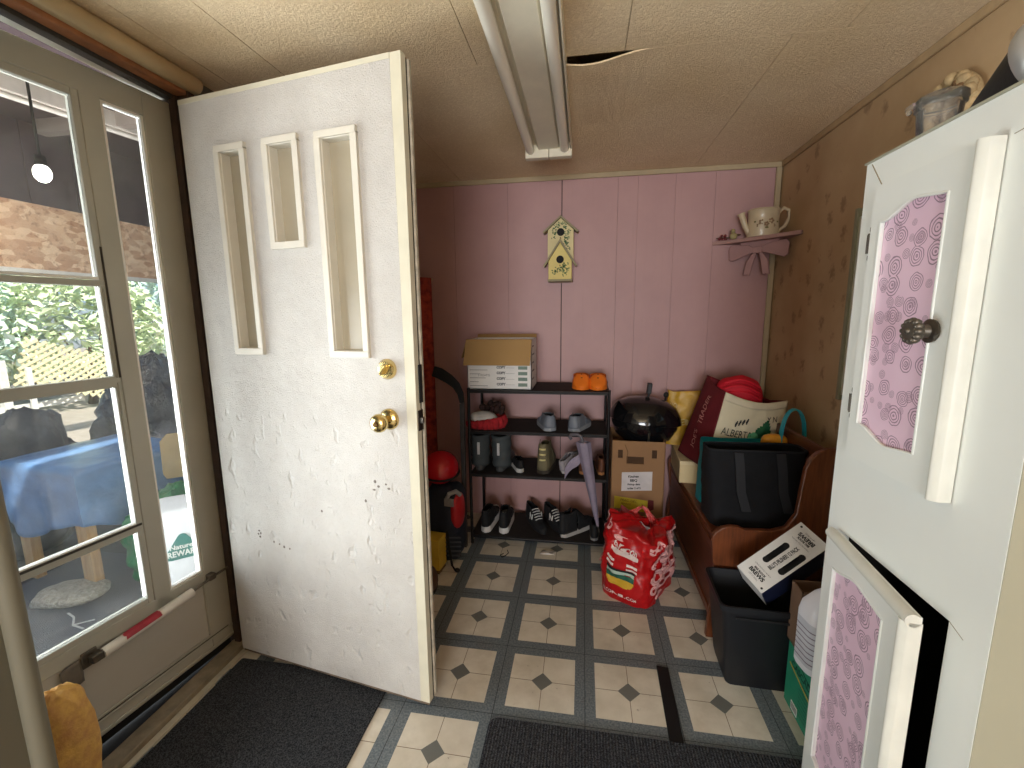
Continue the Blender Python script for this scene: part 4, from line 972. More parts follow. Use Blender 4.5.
mb.prism(P0 + P1[::-1], -.008, .008, RX(PI / 2)); mb.build('blade', M('black_tape', (34, 34, 36), .8, bump=.3), t, bevel=.003)
t = thing('carpet_roll', 'red patterned carpet roll standing on end behind the open door', 'carpet', (-.56, 1.47, 0))
RUG = M('red_orange_pile', (170, 62, 40), .95, c2=(110, 30, 28), vs=26, bump=.6, bs=160)
mb = MB(); pts = []
for i in range(90):
    a = i * .28; r = .022 + .0032 * a; pts.append((r * math.cos(a), r * math.sin(a)))
mb.grid(lambda u, v: (*pts[int(round(u * 89))], 1.53 * v), 90, 12); mb.build('roll', RUG, t, smooth=True, solid=.009)
mb = MB(); mb.tube([(.094 * math.cos(a), .094 * math.sin(a), 1.525) for a in [2 * PI * i / 24 for i in range(24)]], .007, 6, closed=True); mb.build('fringe', M('cream_fringe', (190, 160, 130), .9), t, smooth=True)
t = thing('backpack', 'navy backpack with red side panel slumped behind the white door', 'backpack', (-.30, 1.06, 0), (0, 0, -.15))
NAVY = M('navy_nylon', (36, 42, 56), .7, var=.3, vs=14, bump=.3, bs=90)
REDN = M('red_nylon', (190, 34, 40), .45, var=.2, vs=12)
mb = MB(); mb.ell((0, .02, .265), (.105, .10, .155), 32, 18, p=.6, lump=.10, lf=12); mb.ell((0, .02, .12), (.10, .085, .12), 28, 14, p=.45, lump=.06, lf=14); mb.build('bag_body', NAVY, t, smooth=True, ang=80)
mb = MB(); mb.ell((.088, -.01, .285), (.030, .06, .100), 20, 12, p=.8); mb.build('side_pocket', REDN, t, smooth=True)
mb = MB(); mb.tube([(.055, -.075, .36), (.075, -.08, .40), (.105, -.06, .41), (.12, -.04, .385)], .012, 8); mb.box(.05, .10, -.088, -.078, .335, .375); mb.build('grey_buckle', M('pale_grey_nylon', (150, 148, 148), .6), t, smooth=True)
mb = MB(); mb.strip([(.06, -.085, .20), (.075, -.10, .12), (.10, -.12, .03), (.125, -.125, .004)], (.012, 0, 0), (0, -.003, 0)); mb.ell((.13, -.125, .012), (.016, .012, .011), 10, 6); mb.build('strap', BLACK, t, smooth=True)
mb = MB()
for k in range(5): mb.strip([(.05, -.088, .16 - .025 * k), (.125, -.06, .158 - .025 * k)], (0, 0, .008), (0, -.003, 0))
mb.build('webbing', M('grey_webbing', (70, 74, 82), .8), t)
mb = MB(); mb.ell((0, 0, 0), (.10, .12, .085), 32, 18); 
t = thing('helmet', 'glossy red helmet resting on top of the navy backpack', 'helmet', (-.315, 1.075, .505), (.1, .1, .2))
mb.build('shell', M('glossy_red_shell', (196, 22, 34), .18, coat=.6, var=.08), t, smooth=True)
mb = MB(); mb.tube([(.101 * math.cos(a), .121 * math.sin(a), -.022) for a in [2 * PI * i / 32 for i in range(32)]], .006, 8, closed=True); mb.build('rim', BLACK, t, smooth=True)
t = thing('yellow_box', 'yellow carton on the tiles in front of the navy backpack', 'box', (-.345, .935, 0), (0, 0, -.12))
MB().box(-.078, .078, -.045, .045, .02, .185).build('carton', M('yellow_print', (206, 170, 58), .6, var=.12), t, bevel=.003)
mb = MB(); mb.box(-.079, .03, -.0465, -.045, .10, .16); mb.build('label', M('pale_label', (206, 198, 186), .6), t)
MB().box(-.074, .074, -.041, .041, .0, .02).build('base_tray', M('brown_tray', (110, 84, 50), .8), t)
t = thing('leather_shoe', 'brown leather shoe just behind the edge of the open door', 'shoe', (-.30, .79, 0), (0, 0, .3))
mb = MB(); mb.ell((0, 0, .028), (.048, .10, .052), 22, 12, lump=.06, lf=14); mb.build('upper', M('scuffed_brown_leather', (110, 78, 56), .6, var=.4, vs=30), t, smooth=True)
mb = MB(); mb.prism([(.047 * math.cos(a), .104 * math.sin(a)) for a in [2 * PI * i / 28 for i in range(28)]], 0, .016); mb.build('sole', M('dark_sole', (60, 54, 46), .8), t, bevel=.002)

# ================================================================== KETTLE GRILL ON ITS BOX
t = thing('grill_box', 'tall brown carton under the black kettle grill', 'box', (.735, 1.375, 0), (0, 0, -.02))
bw, bd, bh = .138, .145, .64
mb = MB()
hx = ((-.105, -.080, .545, .590), (.070, .095, .550, .595), (-.060, .030, .515, .555))
def wallface(mb, y0, y1):
    xs = sorted({-bw, bw, *[h[0] for h in hx], *[h[1] for h in hx]}); zs = sorted({0, bh, *[h[2] for h in hx], *[h[3] for h in hx]})
    for a, b in zip(xs, xs[1:]):
        for c, d in zip(zs, zs[1:]):
            if any(h[0] < (a + b) / 2 < h[1] and h[2] < (c + d) / 2 < h[3] for h in hx): continue
            mb.box(a, b, y0, y1, c, d)
wallface(mb, -bd, -bd + .005); mb.box(-bw, bw, bd - .005, bd, 0, bh); mb.box(-bw, -bw + .005, -bd, bd, 0, bh); mb.box(bw - .005, bw, -bd, bd, 0, bh); mb.box(-bw, bw, -bd, bd, 0, .005)
mb.build('carton', CARD, t)
mb = MB(); mb.box(-bw + .006, bw - .006, -bd + .012, -bd + .016, .48, .62); mb.build('inner_lining', M('dark_card', (74, 52, 34), .9), t)
mb = MB(); mb.tube([(-.07, -bd - .001, .62), (-.055, -bd - .003, .58), (-.058, -bd - .002, .52)], .0015, 5); mb.build('crease', M('crease_brown', (110, 80, 52), .9), t)
mb = MB(); mb.grid(lambda u, v: (-.082 + .158 * u, -bd - .0015, .36 + .105 * v + .012 * u), 3, 3); lb_ = mb.build('paper_label', M('white_label', (206, 200, 200), .6), t, solid=.001); lb_['label'] = 'white address label'
mb = MB(); T0 = TX((-.002, -bd - .0025, 0)) @ FACE_Y @ RZ(.07)
for k, (s, q) in enumerate((('Kitchen', .018), ('BBQ', .020), ('Pickup date', .014), ('order 2 of 2', .014))): text_bm(mb, s, q, T0 @ TX((.0 + .012, .445 - .022 * k, 0)), bold=.0006)
mb.build('lettering', INK, lb_)
mb = MB(); mb.grid(lambda u, v: (-.118 + .175 * u, -bd - .0015, .262 + .068 * v - .018 * u), 3, 3); lb2 = mb.build('yellow_label', M('yellow_sticker', (196, 176, 44), .6), t, solid=.001)
mb = MB(); T0 = TX((-.05, -bd - .0025, 0)) @ FACE_Y @ RZ(-.10); text_bm(mb, 'FRAG. DÉC.', .018, T0 @ TX((-.02, .305, 0))); text_bm(mb, 'FRAGILE', .014, T0 @ TX((-.035, .285, 0))); mb.build('lettering', M('dark_olive_ink', (84, 72, 26), .7), lb2)
mb = MB(); mb.prism([(.055, .245), (.09, .265), (.088, .315), (.06, .318)], -.0005, .0012, TX((0, -bd, 0)) @ RX(PI / 2)); mb.build('red_flash', M('dark_red_print', (96, 26, 30), .7), t)
t = thing('kettle_grill', 'black domed kettle grill sitting on the tall brown carton', 'grill', (.763, 1.375, .588), (0, math.radians(6), 0))
t.scale = (1.04, 1.04, 1.15)
ENAM = M('black_gloss_enamel', (18, 18, 20), .14, coat=.5, var=.1)
G = Matrix.Diagonal((1, .78, 1, 1))
mb = MB(); mb.lathe([(0, .003), (.09, .006), (.145, .045), (.170, .095), (.178, .128), (.170, .128), (.14, .05), (.08, .016), (0, .014)], 40, G); mb.build('bowl', ENAM, t, smooth=True)
mb = MB(); mb.lathe([(.184, .118), (.190, .122), (.188, .131), (.180, .155), (.152, .196), (.100, .222), (.03, .234), (0, .235)], 40, G); mb.build('lid', ENAM, t, smooth=True, ang=50)
mb = MB(); mb.tube([(.0, 0, .228), (.004, 0, .256)], .007, 8); mb.box(-.010, .012, -.018, .018, .250, .300); mb.build('lid_handle', M('black_bakelite', (26, 26, 28), .5), t, bevel=.004)
mb = MB(); mb.ell((.10, .05, .246), (.014, .014, .014), 12, 8); mb.tube([(.10, .05, .205), (.10, .05, .236)], .005, 6); mb.build('vent_knob', BLACK, t, smooth=True)
mb = MB(); mb.tube([(.012, -.128, .085), (.016, -.120, .040), (.020, -.10, .012)], .006, 8); mb.build('bracket', STEEL, t, smooth=True)

# ================================================================== RED GROCERY BAG
t = thing('grocery_bag', 'red crumpled plastic bag with white lettering and a painted shield', 'bag', (.708, .955, 0), (0, 0, -.52))
def rb(u, v, off=0):
    a = 2 * PI * u
    p = .48; sp = lambda q: math.copysign(abs(q) ** p, q)
    wv = 1.10 - .34 * v ** 2 - .16 * (1 - v) ** 2
    rx, ry = .122 * (1.06 - .22 * v ** 2) + off, .205 * (1 - .34 * v ** 1.5) * (1 - .15 * (1 - v) ** 4) + off
    x, y = rx * sp(math.cos(a)), ry * sp(math.sin(a))
    z = .31 * v + .035 * v * math.sin(a * 2 + .6) + .03 * v * v * noise.noise(Vector((math.cos(a) * 3, math.sin(a) * 3, 1)))
    n_ = wrinkle((x, y, z), 1, 9, 4); n2 = wrinkle((x, y, z), 1, 26, 8)
    front = 1 if -math.sin(a) < .3 else .6
    k = (.030 * n_ + .014 * n2) * (.45 + v) * front
    d = Vector((math.cos(a), math.sin(a), 0))
    return Vector((x, y, z)) + d * k + Vector((.03 * v * max(0, math.cos(a)), 0, .05 * v * max(0, -math.sin(a + .5))))
REDB = M('red_polythene', (182, 22, 26), .35, var=.2, vs=8, bump=.3, bs=60)
mb = MB(); mb.grid(rb, 110, 44, cu=True)
mb.grid(lambda u, v: rb(v, 0) * (1 - u) + Vector((0, 0, 0)) * u + Vector((0, 0, .001)), 4, 110)
mb.grid(lambda u, v: rb(v, 1) * (1 - u * .93) + Vector((.03, .08, .30 + .05 * noise.noise(Vector((u * 5, v * 12, 2))))) * (u * .93), 8, 111)
mb.build('bag_body', REDB, t, smooth=True, ang=80)
def patch(mb, f, poly, off):                     # decal polygon in (u, v) pushed just off the bag
    vs = [mb.bm.verts.new(f(u, v, off)) for u, v in poly]; mb.F(vs)
def decal(mb, f, u0, u1, v0, v1, off=.004, nu=8, nv=6, cut=None):
    g_ = [[None] * (nv + 1) for _ in range(nu + 1)]
    for i in range(nu + 1):
        for j in range(nv + 1):
            u = u0 + (u1 - u0) * i / nu; v = v0 + (v1 - v0) * j / nv
            g_[i][j] = mb.bm.verts.new(f(u, v, off))
    for i in range(nu):
        for j in range(nv):
            if cut and not cut((i + .5) / nu, (j + .5) / nv): continue
            mb.F([g_[i][j], g_[i + 1][j], g_[i + 1][j + 1], g_[i][j + 1]])
def text_decal(mb, f, body, u0, u1, v0, v1, off=.005, shear=0, bold=0, slope=0):
    tb = MB(); text_bm(tb, body, 1.0, Matrix.Identity(4), shear=shear, bold=bold)
    bmesh.ops.triangulate(tb.bm, faces=tb.bm.faces); bmesh.ops.subdivide_edges(tb.bm, edges=[e for e in tb.bm.edges if e.calc_length() > .25], cuts=2)
    xs = [v.co.x for v in tb.bm.verts]; ys = [v.co.y for v in tb.bm.verts]; a, b, c, d = min(xs), max(xs), min(ys), max(ys)
    for v in tb.bm.verts:
        uu, vv = (v.co.x - a) / (b - a), (v.co.y - c) / (d - c); v.co = f(u0 + (u1 - u0) * uu, v0 + (v1 - v0) * vv + slope * uu, off)
    me = bpy.data.meshes.new('t'); tb.bm.to_mesh(me); tb.bm.free(); mb.bm.from_mesh(me); bpy.data.meshes.remove(me)
rbF = lambda u, v, off=0: rb(.752 + (u - .69) * .80, v, off)
rbS = lambda u, v, off=0: rb(u + (.13 if u > .76 else -.02), v, off)
WHITEP = M('white_bag_print', (232, 214, 208), .5)
mb = MB(); text_decal(mb, rbF, 'falcon', .655, .735, .74, .83, shear=.25, bold=.02, slope=-.03); decal(mb, rbF, .640, .745, .675, .725); mb.build('logo', WHITEP, t); mb = MB(); text_decal(mb, rbF, 'FALCON.COM', .60, .75, .10, .145, bold=.012); mb.build('lettering', M('white_bag_print', (232, 214, 208), .5), t); mb = MB()
decal(mb, rbF, .625, .675, .57, .605); decal(mb, rbF, .695, .745, .56, .595); decal(mb, rbF, .625, .675, .515, .545); decal(mb, rbF, .695, .745, .505, .535)
mb.build('white_print', WHITEP, t)
mb = MB(); decal(mb, rbF, .635, .735, .465, .495, .0042); mb.build('black_band', INK, t)
mb = MB(); decal(mb, rbF, .64, .73, .385, .465, .0036, 14, 8, cut=lambda u, v: v > .35 + .25 * abs(math.sin(u * 7))); mb.build('mountain_print', M('pale_blue_print', (170, 190, 176), .6), t)
mb = MB(); decal(mb, rbF, .64, .73, .36, .425, .0042, 14, 6); mb.build('green_print', M('dark_green_print', (34, 92, 74), .6), t)
mb = MB(); decal(mb, rbF, .640, .73, .25, .36, .0038, 16, 10, cut=lambda u, v: abs(u - .5) < .5 * math.sqrt(max(0, 1 - (1 - v) ** 2)) + .02); mb.build('wheat_print', M('wheat_yellow_print', (204, 164, 46), .6), t)
mb = MB()
def swirl(cx, cy, r, w_=.35):
    for k in range(26):
        a0, a1 = 2 * PI * k / 26, 2 * PI * (k + 1) / 26
        for ra in (r, r * .62):
            patch(mb, rbS, [(cx + ra * math.cos(a0) * .5, cy + ra * math.sin(a0)), (cx + ra * math.cos(a1) * .5, cy + ra * math.sin(a1)), (cx + ra * (1 - w_) * math.cos(a1) * .5, cy + ra * (1 - w_) * math.sin(a1)), (cx + ra * (1 - w_) * math.cos(a0) * .5, cy + ra * (1 - w_) * math.sin(a0))], .0055)
rnd = random.Random(4)
for q in ((.77, .88, .05), (.86, .30, .08), (.93, .80, .09), (.84, .72, .08), (.985, .58, .08), (.885, .50, .07), (.83, .42, .10), (.90, .62, .10), (.87, .80, .10), (.80, .27, .06), (.95, .42, .09), (.81, .62, .06), (.91, .25, .08), (.97, .75, .08), (.79, .44, .045), (.56, .55, .07), (.54, .35, .06), (.55, .78, .07), (.60, .93, .06), (.70, .95, .05), (.52, .18, .05), (.80, .92, .06), (.98, .22, .06), (.84, .13, .05)): swirl(*q)
mb.build('swirl_pattern', M('pink_bag_print', (226, 170, 168), .5), t)
mb = MB(); mb.grid(lambda u, v: Vector((.01 + .10 * u + .03 * v, -.015 + .09 * u * .3 + .035 * v, .330 - .055 * u - .05 * v + .016 * noise.noise(Vector((u * 5, v * 5, 3))))), 12, 10); mb.build('inner_sheet', M('clear_grey_film', (170, 160, 156), .35, bump=.4, bs=60), t, smooth=True, solid=.002)
mb = MB()
for s, e in (((-.10, .02, .29), (-.02, .07, .365)), ((.06, .08, .29), (-.01, .08, .37))):
    mb.grid(lambda u, v: Vector(s).lerp(Vector(e), v) + Vector((.055 * (u - .5) * (1 - .6 * v), .012 * math.sin(u * 14) * (1 - v), .008 * noise.noise(Vector((u * 6, v * 4, 1))))), 12, 8)
mb.build('handle', M('red_white_handle', (214, 120, 116), .4, c2=(196, 40, 44), vs=40), t, smooth=True, solid=.002)

# ================================================================== WOODEN BENCH and the things heaped on it
BX0, BX1, BY0, BY1 = .945, 1.45, .622, 1.56
t = thing('wooden_bench', 'brown wooden storage bench with curved ends against the wallpapered wall', 'bench', (BX0, BY0, 0))
def end_profile():
    pts = [(0, 0), (.085, 0)]
    for k in range(9): a = PI - PI * .5 * k / 8; pts.append((.20 + .115 * math.cos(a), .19 + .125 * math.sin(a) - .05))
    pts += [(.30, .265), (.38, .20), (.42, 0), (.50, 0), (.505, .60)]
    for k in range(9): a = -.1 + (PI * .98) * k / 8; pts.append((.405 + .095 * math.cos(a), .715 + .10 * math.sin(a)))
    pts += [(.302, .64), (.295, .55), (.262, .495), (.215, .478)]
    for k in range(7): a = PI * .30 + PI * .75 * k / 6; pts.append((.075 + .075 * math.cos(a), .425 + .063 * math.sin(a)))
    pts += [(.006, .37), (.022, .25), (.006, .12)]
    return pts
EP = end_profile()
for y in (0, BY1 - BY0 - .024): MB().prism(EP, -y - .024, -y, RX(PI / 2)).build('end_panel', WOOD, t, bevel=.004)
Lb = BY1 - BY0
MB().box(.012, .36, .024, Lb - .024, .408, .430).build('seat', WOOD, t, bevel=.005)
MB().box(.020, .038, .024, Lb - .024, .06, .408).build('front_panel', WOOD_IN, t, bevel=.003)
mb = MB(); mb.box(.40, .418, .024, Lb - .024, .43, .79); mb.build('backrest', WOOD_IN, t, bevel=.004)
mb = MB(); mb.box(.36, .40, .024, Lb - .024, .05, .43); mb.box(.04, .36, .024, Lb - .024, .06, .075); mb.build('box_body', WOOD_IN, t)
mb = MB(); mb.box(.014, .024, .05, Lb - .05, .08, .11); mb.box(.014, .024, .05, Lb - .05, .36, .39); mb.build('rail', WOOD, t, bevel=.002)
SEAT = .430
# cream box on the seat
t = thing('cream_carton', 'flat cream carton lying on the bench seat under the maroon tote', 'box', (1.115, 1.36, SEAT), (0, 0, -.06))
MB().box(-.165, .165, -.16, .16, 0, .118).build('carton', M('cream_card', (214, 194, 150), .7, var=.08), t, bevel=.003)
mb = MB(); mb.box(-.1655, .1655, -.1605, .1605, .098, .1185); mb.build('lid_edge', M('cream_lid', (224, 206, 166), .7), t, bevel=.002)
# yellow bag against the wall
def softbag(mb, w0, d0, h, w1=None, d1=None, amp=.012, f=10, seed=0, p=.4, lean=(0, 0), top=True, n=72, m=26):
    w1, d1 = w1 or w0, d1 or d0
    def fn(u, v):
        a = 2 * PI * u; sp = lambda q: math.copysign(abs(q) ** p, q)
        ww, dd = w0 + (w1 - w0) * v, d0 + (d1 - d0) * v
        q = Vector((ww * sp(math.cos(a)), dd * sp(math.sin(a)), h * v))
        k = wrinkle(q, amp, f, seed) * (.3 + v)
        return q + Vector((math.cos(a), math.sin(a), 0)) * k + Vector((lean[0] * v, lean[1] * v, .35 * amp * v * math.sin(a * 3 + seed)))
    mb.grid(fn, n, m, cu=True); mb.grid(lambda u, v: fn(v, 0) * (1 - u * .98), 3, n + 1)
    return fn
t = thing('yellow_bag', 'yellow plastic bag with faint white letters behind the maroon tote', 'bag', (1.03, 1.53, SEAT + .118), (0, 0, -.1))
mb = MB(); fb = softbag(mb, .115, .030, .315, .100, .012, .014, 11, 5, .6); mb.build('bag_body', M('yellow_polythene', (206, 160, 40), .4, var=.2, vs=10, bump=.3, bs=50), t, smooth=True, ang=80)
mb = MB(); Fb = lambda u, v, off: fb(u, v) + Vector((0, -off, 0))
text_decal(mb, Fb, 'NO', .62, .70, .68, .80, .004); text_decal(mb, Fb, 'no name', .60, .85, .38, .50, .004); mb.build('lettering', M('pale_yellow_print', (222, 200, 130), .6), t)
# tote: maroon gusset, cream front with green hills
t = thing('shopping_tote', 'cream tote with green hill print and maroon side leaning on the bench', 'tote bag', (1.17, 1.185, SEAT + .118), (0, 0, 0))
A_ = dict(fbl=Vector((-.135, -.075, 0)), fbr=Vector((.205, -.060, 0)), ftl=Vector((-.062, -.085, .388)), ftr=Vector((.215, -.075, .350)), bbl=Vector((-.215, .15, .02)), bbr=Vector((.215, .14, 0)), btl=Vector((-.093, .12, .440)), btr=Vector((.215, .12, .315)))
def quadf(a, b, c, d, amp=.010, seed=0, sag=0):
    n0 = (b - a).cross(d - a).normalized()
    def f(u, v, off=0):
        p = a.lerp(b, u).lerp(d.lerp(c, u), v); e = math.sin(PI * u) * (.25 + .75 * math.sin(PI * min(1, v * .9 + .1)))
        return p + n0 * (wrinkle(p, amp, 13, seed) * e + .018 * e + off) + Vector((0, 0, -sag * math.sin(PI * u) * v))
    return f
ff = quadf(A_['fbl'], A_['fbr'], A_['ftr'], A_['ftl'], .020, 3, .028); fs = quadf(A_['bbl'], A_['fbl'], A_['ftl'], A_['btl'], .010, 5, .01)
fr_ = quadf(A_['fbr'], A_['bbr'], A_['btr'], A_['ftr'], .010, 6); fk = quadf(A_['bbr'], A_['bbl'], A_['btl'], A_['btr'], .006, 7)
CANV = M('cream_canvas', (216, 204, 174), .85, var=.08, vs=8, bump=.2, bs=200)
MAR = M('maroon_canvas', (104, 22, 30), .8, var=.2, vs=9, bump=.2, bs=200)
mb = MB(); mb.grid(ff, 40, 30); mb.build('front_panel', CANV, t, smooth=True, solid=.003)
mb = MB(); mb.grid(fs, 20, 30); mb.grid(fr_, 16, 20); mb.grid(fk, 20, 20); mb.build('side_panel', MAR, t, smooth=True, solid=.003)['label'] = 'maroon side and back of the tote'
mb = MB(); decal(mb, ff, 0, 1, .90, .995, .004, 30, 4); mb.build('top_hem', M('cream_hem', (222, 210, 182), .8), t, smooth=True, solid=.002)
mb = MB(); fs2 = lambda u, v, off: fs(1 - v, u, off)
text_decal(mb, lambda u, v, off: fs(.15 + .7 * (1 - v), u, off), 'TRADER', .48, .86, .40, .62, .004); text_decal(mb, lambda u, v, off: fs(.15 + .7 * (1 - v), u, off), "JOE'S", .16, .40, .40, .62, .004); mb.build('lettering', M('rose_print', (206, 140, 130), .6), t)
mb = MB(); decal(mb, ff, .36, .96, .36, .80, .004, 30, 20, cut=lambda u, v: v < .85 * math.exp(-((u - .55) / .28) ** 2) + .08 * math.sin(u * 23) and v > .12 * math.sin(u * 9)); mb.build('hill_print', M('deep_green_print', (28, 96, 62), .7), t, smooth=True)
mb = MB(); decal(mb, ff, .46, .62, .44, .58, .0055, 14, 10, cut=lambda u, v: (u - .5) ** 2 + (v - .5) ** 2 < .22); mb.build('round_print', M('mint_print', (96, 176, 128), .7), t, smooth=True)
mb = MB(); text_decal(mb, ff, 'ALBERTA', .08, .52, .48, .58, .005); text_decal(mb, ff, 'Y N', .70, .86, .72, .80, .005)
for k in range(4): decal(mb, ff, .24 + .05 * k, .28 + .05 * k, .62 + .02 * k, .70 + .02 * k, .005, 4, 4, cut=lambda u, v: abs(u - v) < .3)
mb.build('lettering', INK, t)
# red cloth poking out of the tote
t = thing('red_cloth', 'bright red fabric bundle bulging from the top of the tote', 'fabric', (1.21, 1.245, SEAT + .118))
mb = MB(); mb.ell((0, 0, .34), (.105, .07, .110), 48, 26, p=.8, lump=.10, lf=12, seed=3); mb.build('bundle', M('bright_red_fleece', (216, 26, 48), .7, var=.15, vs=10, bump=.25, bs=60), t, smooth=True, ang=80)
mb = MB()
for k in range(3): mb.grid(lambda u, v: (-.09 + .17 * u, -.066 - .014 * v + .01 * math.sin(5 * u + k), .365 + .03 * k - .012 * v - .02 * u + .03 * math.sin(PI * u)), 14, 3)
mb.build('fold', M('bright_red_fleece', (216, 26, 48), .7), t, smooth=True, solid=.004)
# teal bag behind the black tote
t = thing('teal_bag', 'teal shopping bag with tall loop handle behind the black tote', 'tote bag', (1.198, 1.02, SEAT), (0, 0, .03))
TEAL = M('teal_woven_poly', (24, 152, 168), .5, var=.2, vs=9, bump=.2, bs=120)
mb = MB(); softbag(mb, .215, .055, .292, .208, .050, .008, 9, 7, .3); mb.build('bag_body', TEAL, t, smooth=True, ang=80)
mb = MB(); mb.strip([(.165 + .05 * math.cos(a) * 1.0, -.035, .25 + .20 * max(0, math.sin(a)) ** .6) for a in [PI * i / 18 for i in range(19)]], (0, .03, 0), (.004, 0, .004)); mb.build('handle', M('bright_teal_strap', (44, 176, 198), .5), t, smooth=True, ang=70)
mb = MB(); mb.ell((.10, -.02, .300), (.055, .03, .032), 20, 12, p=.7, lump=.15, lf=18); mb.build('orange_packet', M('orange_packet', (240, 166, 50), .35, bump=.3, bs=60), t, smooth=True)
mb = MB(); mb.ell((.185, .0, .292), (.045, .03, .03), 16, 10, p=.7, lump=.3, lf=30); mb.build('green_netting', M('green_net', (34, 110, 76), .7, bump=.8, bs=120), t, smooth=True)
# black tote in front
t = thing('black_tote', 'large black fabric tote standing at the near end of the bench', 'tote bag', (1.150, .835, SEAT), (0, 0, .02))
mb = MB(); fbk = softbag(mb, .178, .105, .318, .192, .060, .012, 8, 11, .32); mb.build('bag_body', NEARBLK, t, smooth=True, ang=80)
mb = MB()
for x in (-.085, .075): mb.strip([(x, -.075, .314), (x + .004, -.092, .25), (x + .008, -.106, .16), (x + .03, -.116, .08)], (.035, 0, 0), (0, -.004, 0))
mb.build('strap', M('black_webbing', (30, 31, 35), .7, bump=.3, bs=260), t, smooth=True)
mb = MB(); mb.tube([(.192 * math.copysign(abs(math.cos(a)) ** .32, math.cos(a)), .060 * math.copysign(abs(math.sin(a)) ** .32, math.sin(a)), .317) for a in [2 * PI * (i + .5) / 48 for i in range(48)]], .004, 6, closed=True); mb.build('hem', M('black_hem', (26, 28, 33), .8), t, smooth=True)

# ================================================================== BIN, BEER CARTON, GREEN BOX, JUG
t = thing('waste_bin', 'black rectangular plastic bin on the floor beside the bench end', 'bin', (1.062, .475, 0), (0, 0, -.03))
mb = MB()
def ring(w_, d_, r, z, k=6):
    pts = []
    for cx, cy, a0 in ((w_ - r, d_ - r, 0), (-w_ + r, d_ - r, 90), (-w_ + r, -d_ + r, 180), (w_ - r, -d_ + r, 270)):
        for i in range(k + 1): a = math.radians(a0 + 90 * i / k); pts.append((cx + r * math.cos(a), cy + r * math.sin(a), z))
    return pts
def loft(mb, rings, cap0=True, cap1=True):
    V = [[mb.V(p) for p in r] for r in rings]; k = len(V[0])
    for A, B in zip(V, V[1:]):
        for j in range(k): mb.F([A[j], A[(j + 1) % k], B[(j + 1) % k], B[j]])
    if cap0: mb.F(V[0][::-1])
    if cap1: mb.F(V[-1])
loft(mb, [ring(.105, .085, .02, 0), ring(.110, .09, .02, .02), ring(.140, .113, .025, .30), ring(.150, .122, .028, .305), ring(.150, .122, .028, .325), ring(.143, .115, .026, .325), ring(.134, .107, .024, .29), ring(.102, .082, .02, .012)])
mb.build('bin_body', M('black_bin_plastic', (24, 25, 29), .5, var=.2), t, smooth=True, ang=35)
mb = MB(); mb.tube([(-.10, -.121, .285), (.10, -.121, .285)], .004, 6); mb.build('rim_lip', M('black_lip', (30, 31, 35), .5), t, smooth=True)
# carton with two hand holes, tipped into the bin
TL = Vector((.989, .470, .412)); U = Vector((.219, .051, .158)); V_ = Vector((.013, -.091, -.061))
Tm = basis(U, -V_, TL)                        # local x along, y up the face, z out of the face
t = thing('drinks_carton', 'white drinks carton with two black hand slots tipped into the bin', 'carton', (0, 0, 0)); t.matrix_world = Tm
LW, LH, LD = .275, .112, .115
mb = MB(); slots = ((.092, .176, -.046, -.024), (.100, .184, -.104, -.082))
xs = sorted({0, LW, .092, .176, .100, .184}); ys = sorted({-LH, 0, -.046, -.024, -.104, -.082})
for a, b in zip(xs, xs[1:]):
    for c, d in zip(ys, ys[1:]):
        if any(s[0] < (a + b) / 2 < s[1] and s[2] < (c + d) / 2 < s[3] for s in slots): continue
        mb.box(a, b, c, d, -.002, 0)
mb.box(0, LW, -.002, 0, -LD, -.002); mb.box(LW - .002, LW, -LH, 0, -LD, -.002); mb.box(0, .002, -LH, 0, -LD, -.002)
mb.build('carton', WCARD, t)
mb = MB(); mb.box(0, LW, -LH, -LH + .002, -LD, -.002); mb.build('blue_side', M('navy_print', (38, 46, 78), .5, var=.3, vs=20), t)
mb = MB(); mb.box(.01, LW - .01, -LH + .008, -.008, -.03, -.02); mb.build('dark_inside', BLACK, t)
mb = MB()
for s in slots:
    r = (s[3] - s[2]) / 2; 
    for cx in (s[0], s[1]): mb.lathe([(0, 0), (r, 0), (r, .0006), (0, .0006)], 16, TX((cx, (s[2] + s[3]) / 2, 0)))
mb.build('slot_end', BLACK, t)
mb = MB()
text_bm(mb, "BILLY'S PILSNER! 12 PACK", .0150, TX((LW / 2, -.064, .0007)) @ Matrix.Diagonal((.72, 1.25, 1, 1)), bold=.0005)
for cx, rot in ((.034, PI / 2), (LW - .036, -PI / 2)):
    T = TX((cx, -LH / 2, .0007)) @ RZ(-rot)
    text_bm(mb, 'BREWS', .019, T @ TX((0, -.002, 0)), bold=.0008); text_bm(mb, 'BIG ROCK', .010, T @ TX((.0, .012, 0)), bold=.0005); text_bm(mb, 'LET IT ROLL', .007, T @ TX((0, -.016, 0))); text_bm(mb, 'PLEASE RECYCLE THIS BOX', .0055, T @ TX((0, .025, 0)))
for p in ((.012, -LH + .012), (LW - .012, -.014)): mb.lathe([(0, 0), (.004, 0), (.004, .0006), (0, .0006)], 10, TX((*p, .0002)))
mb.build('lettering', INK, t)
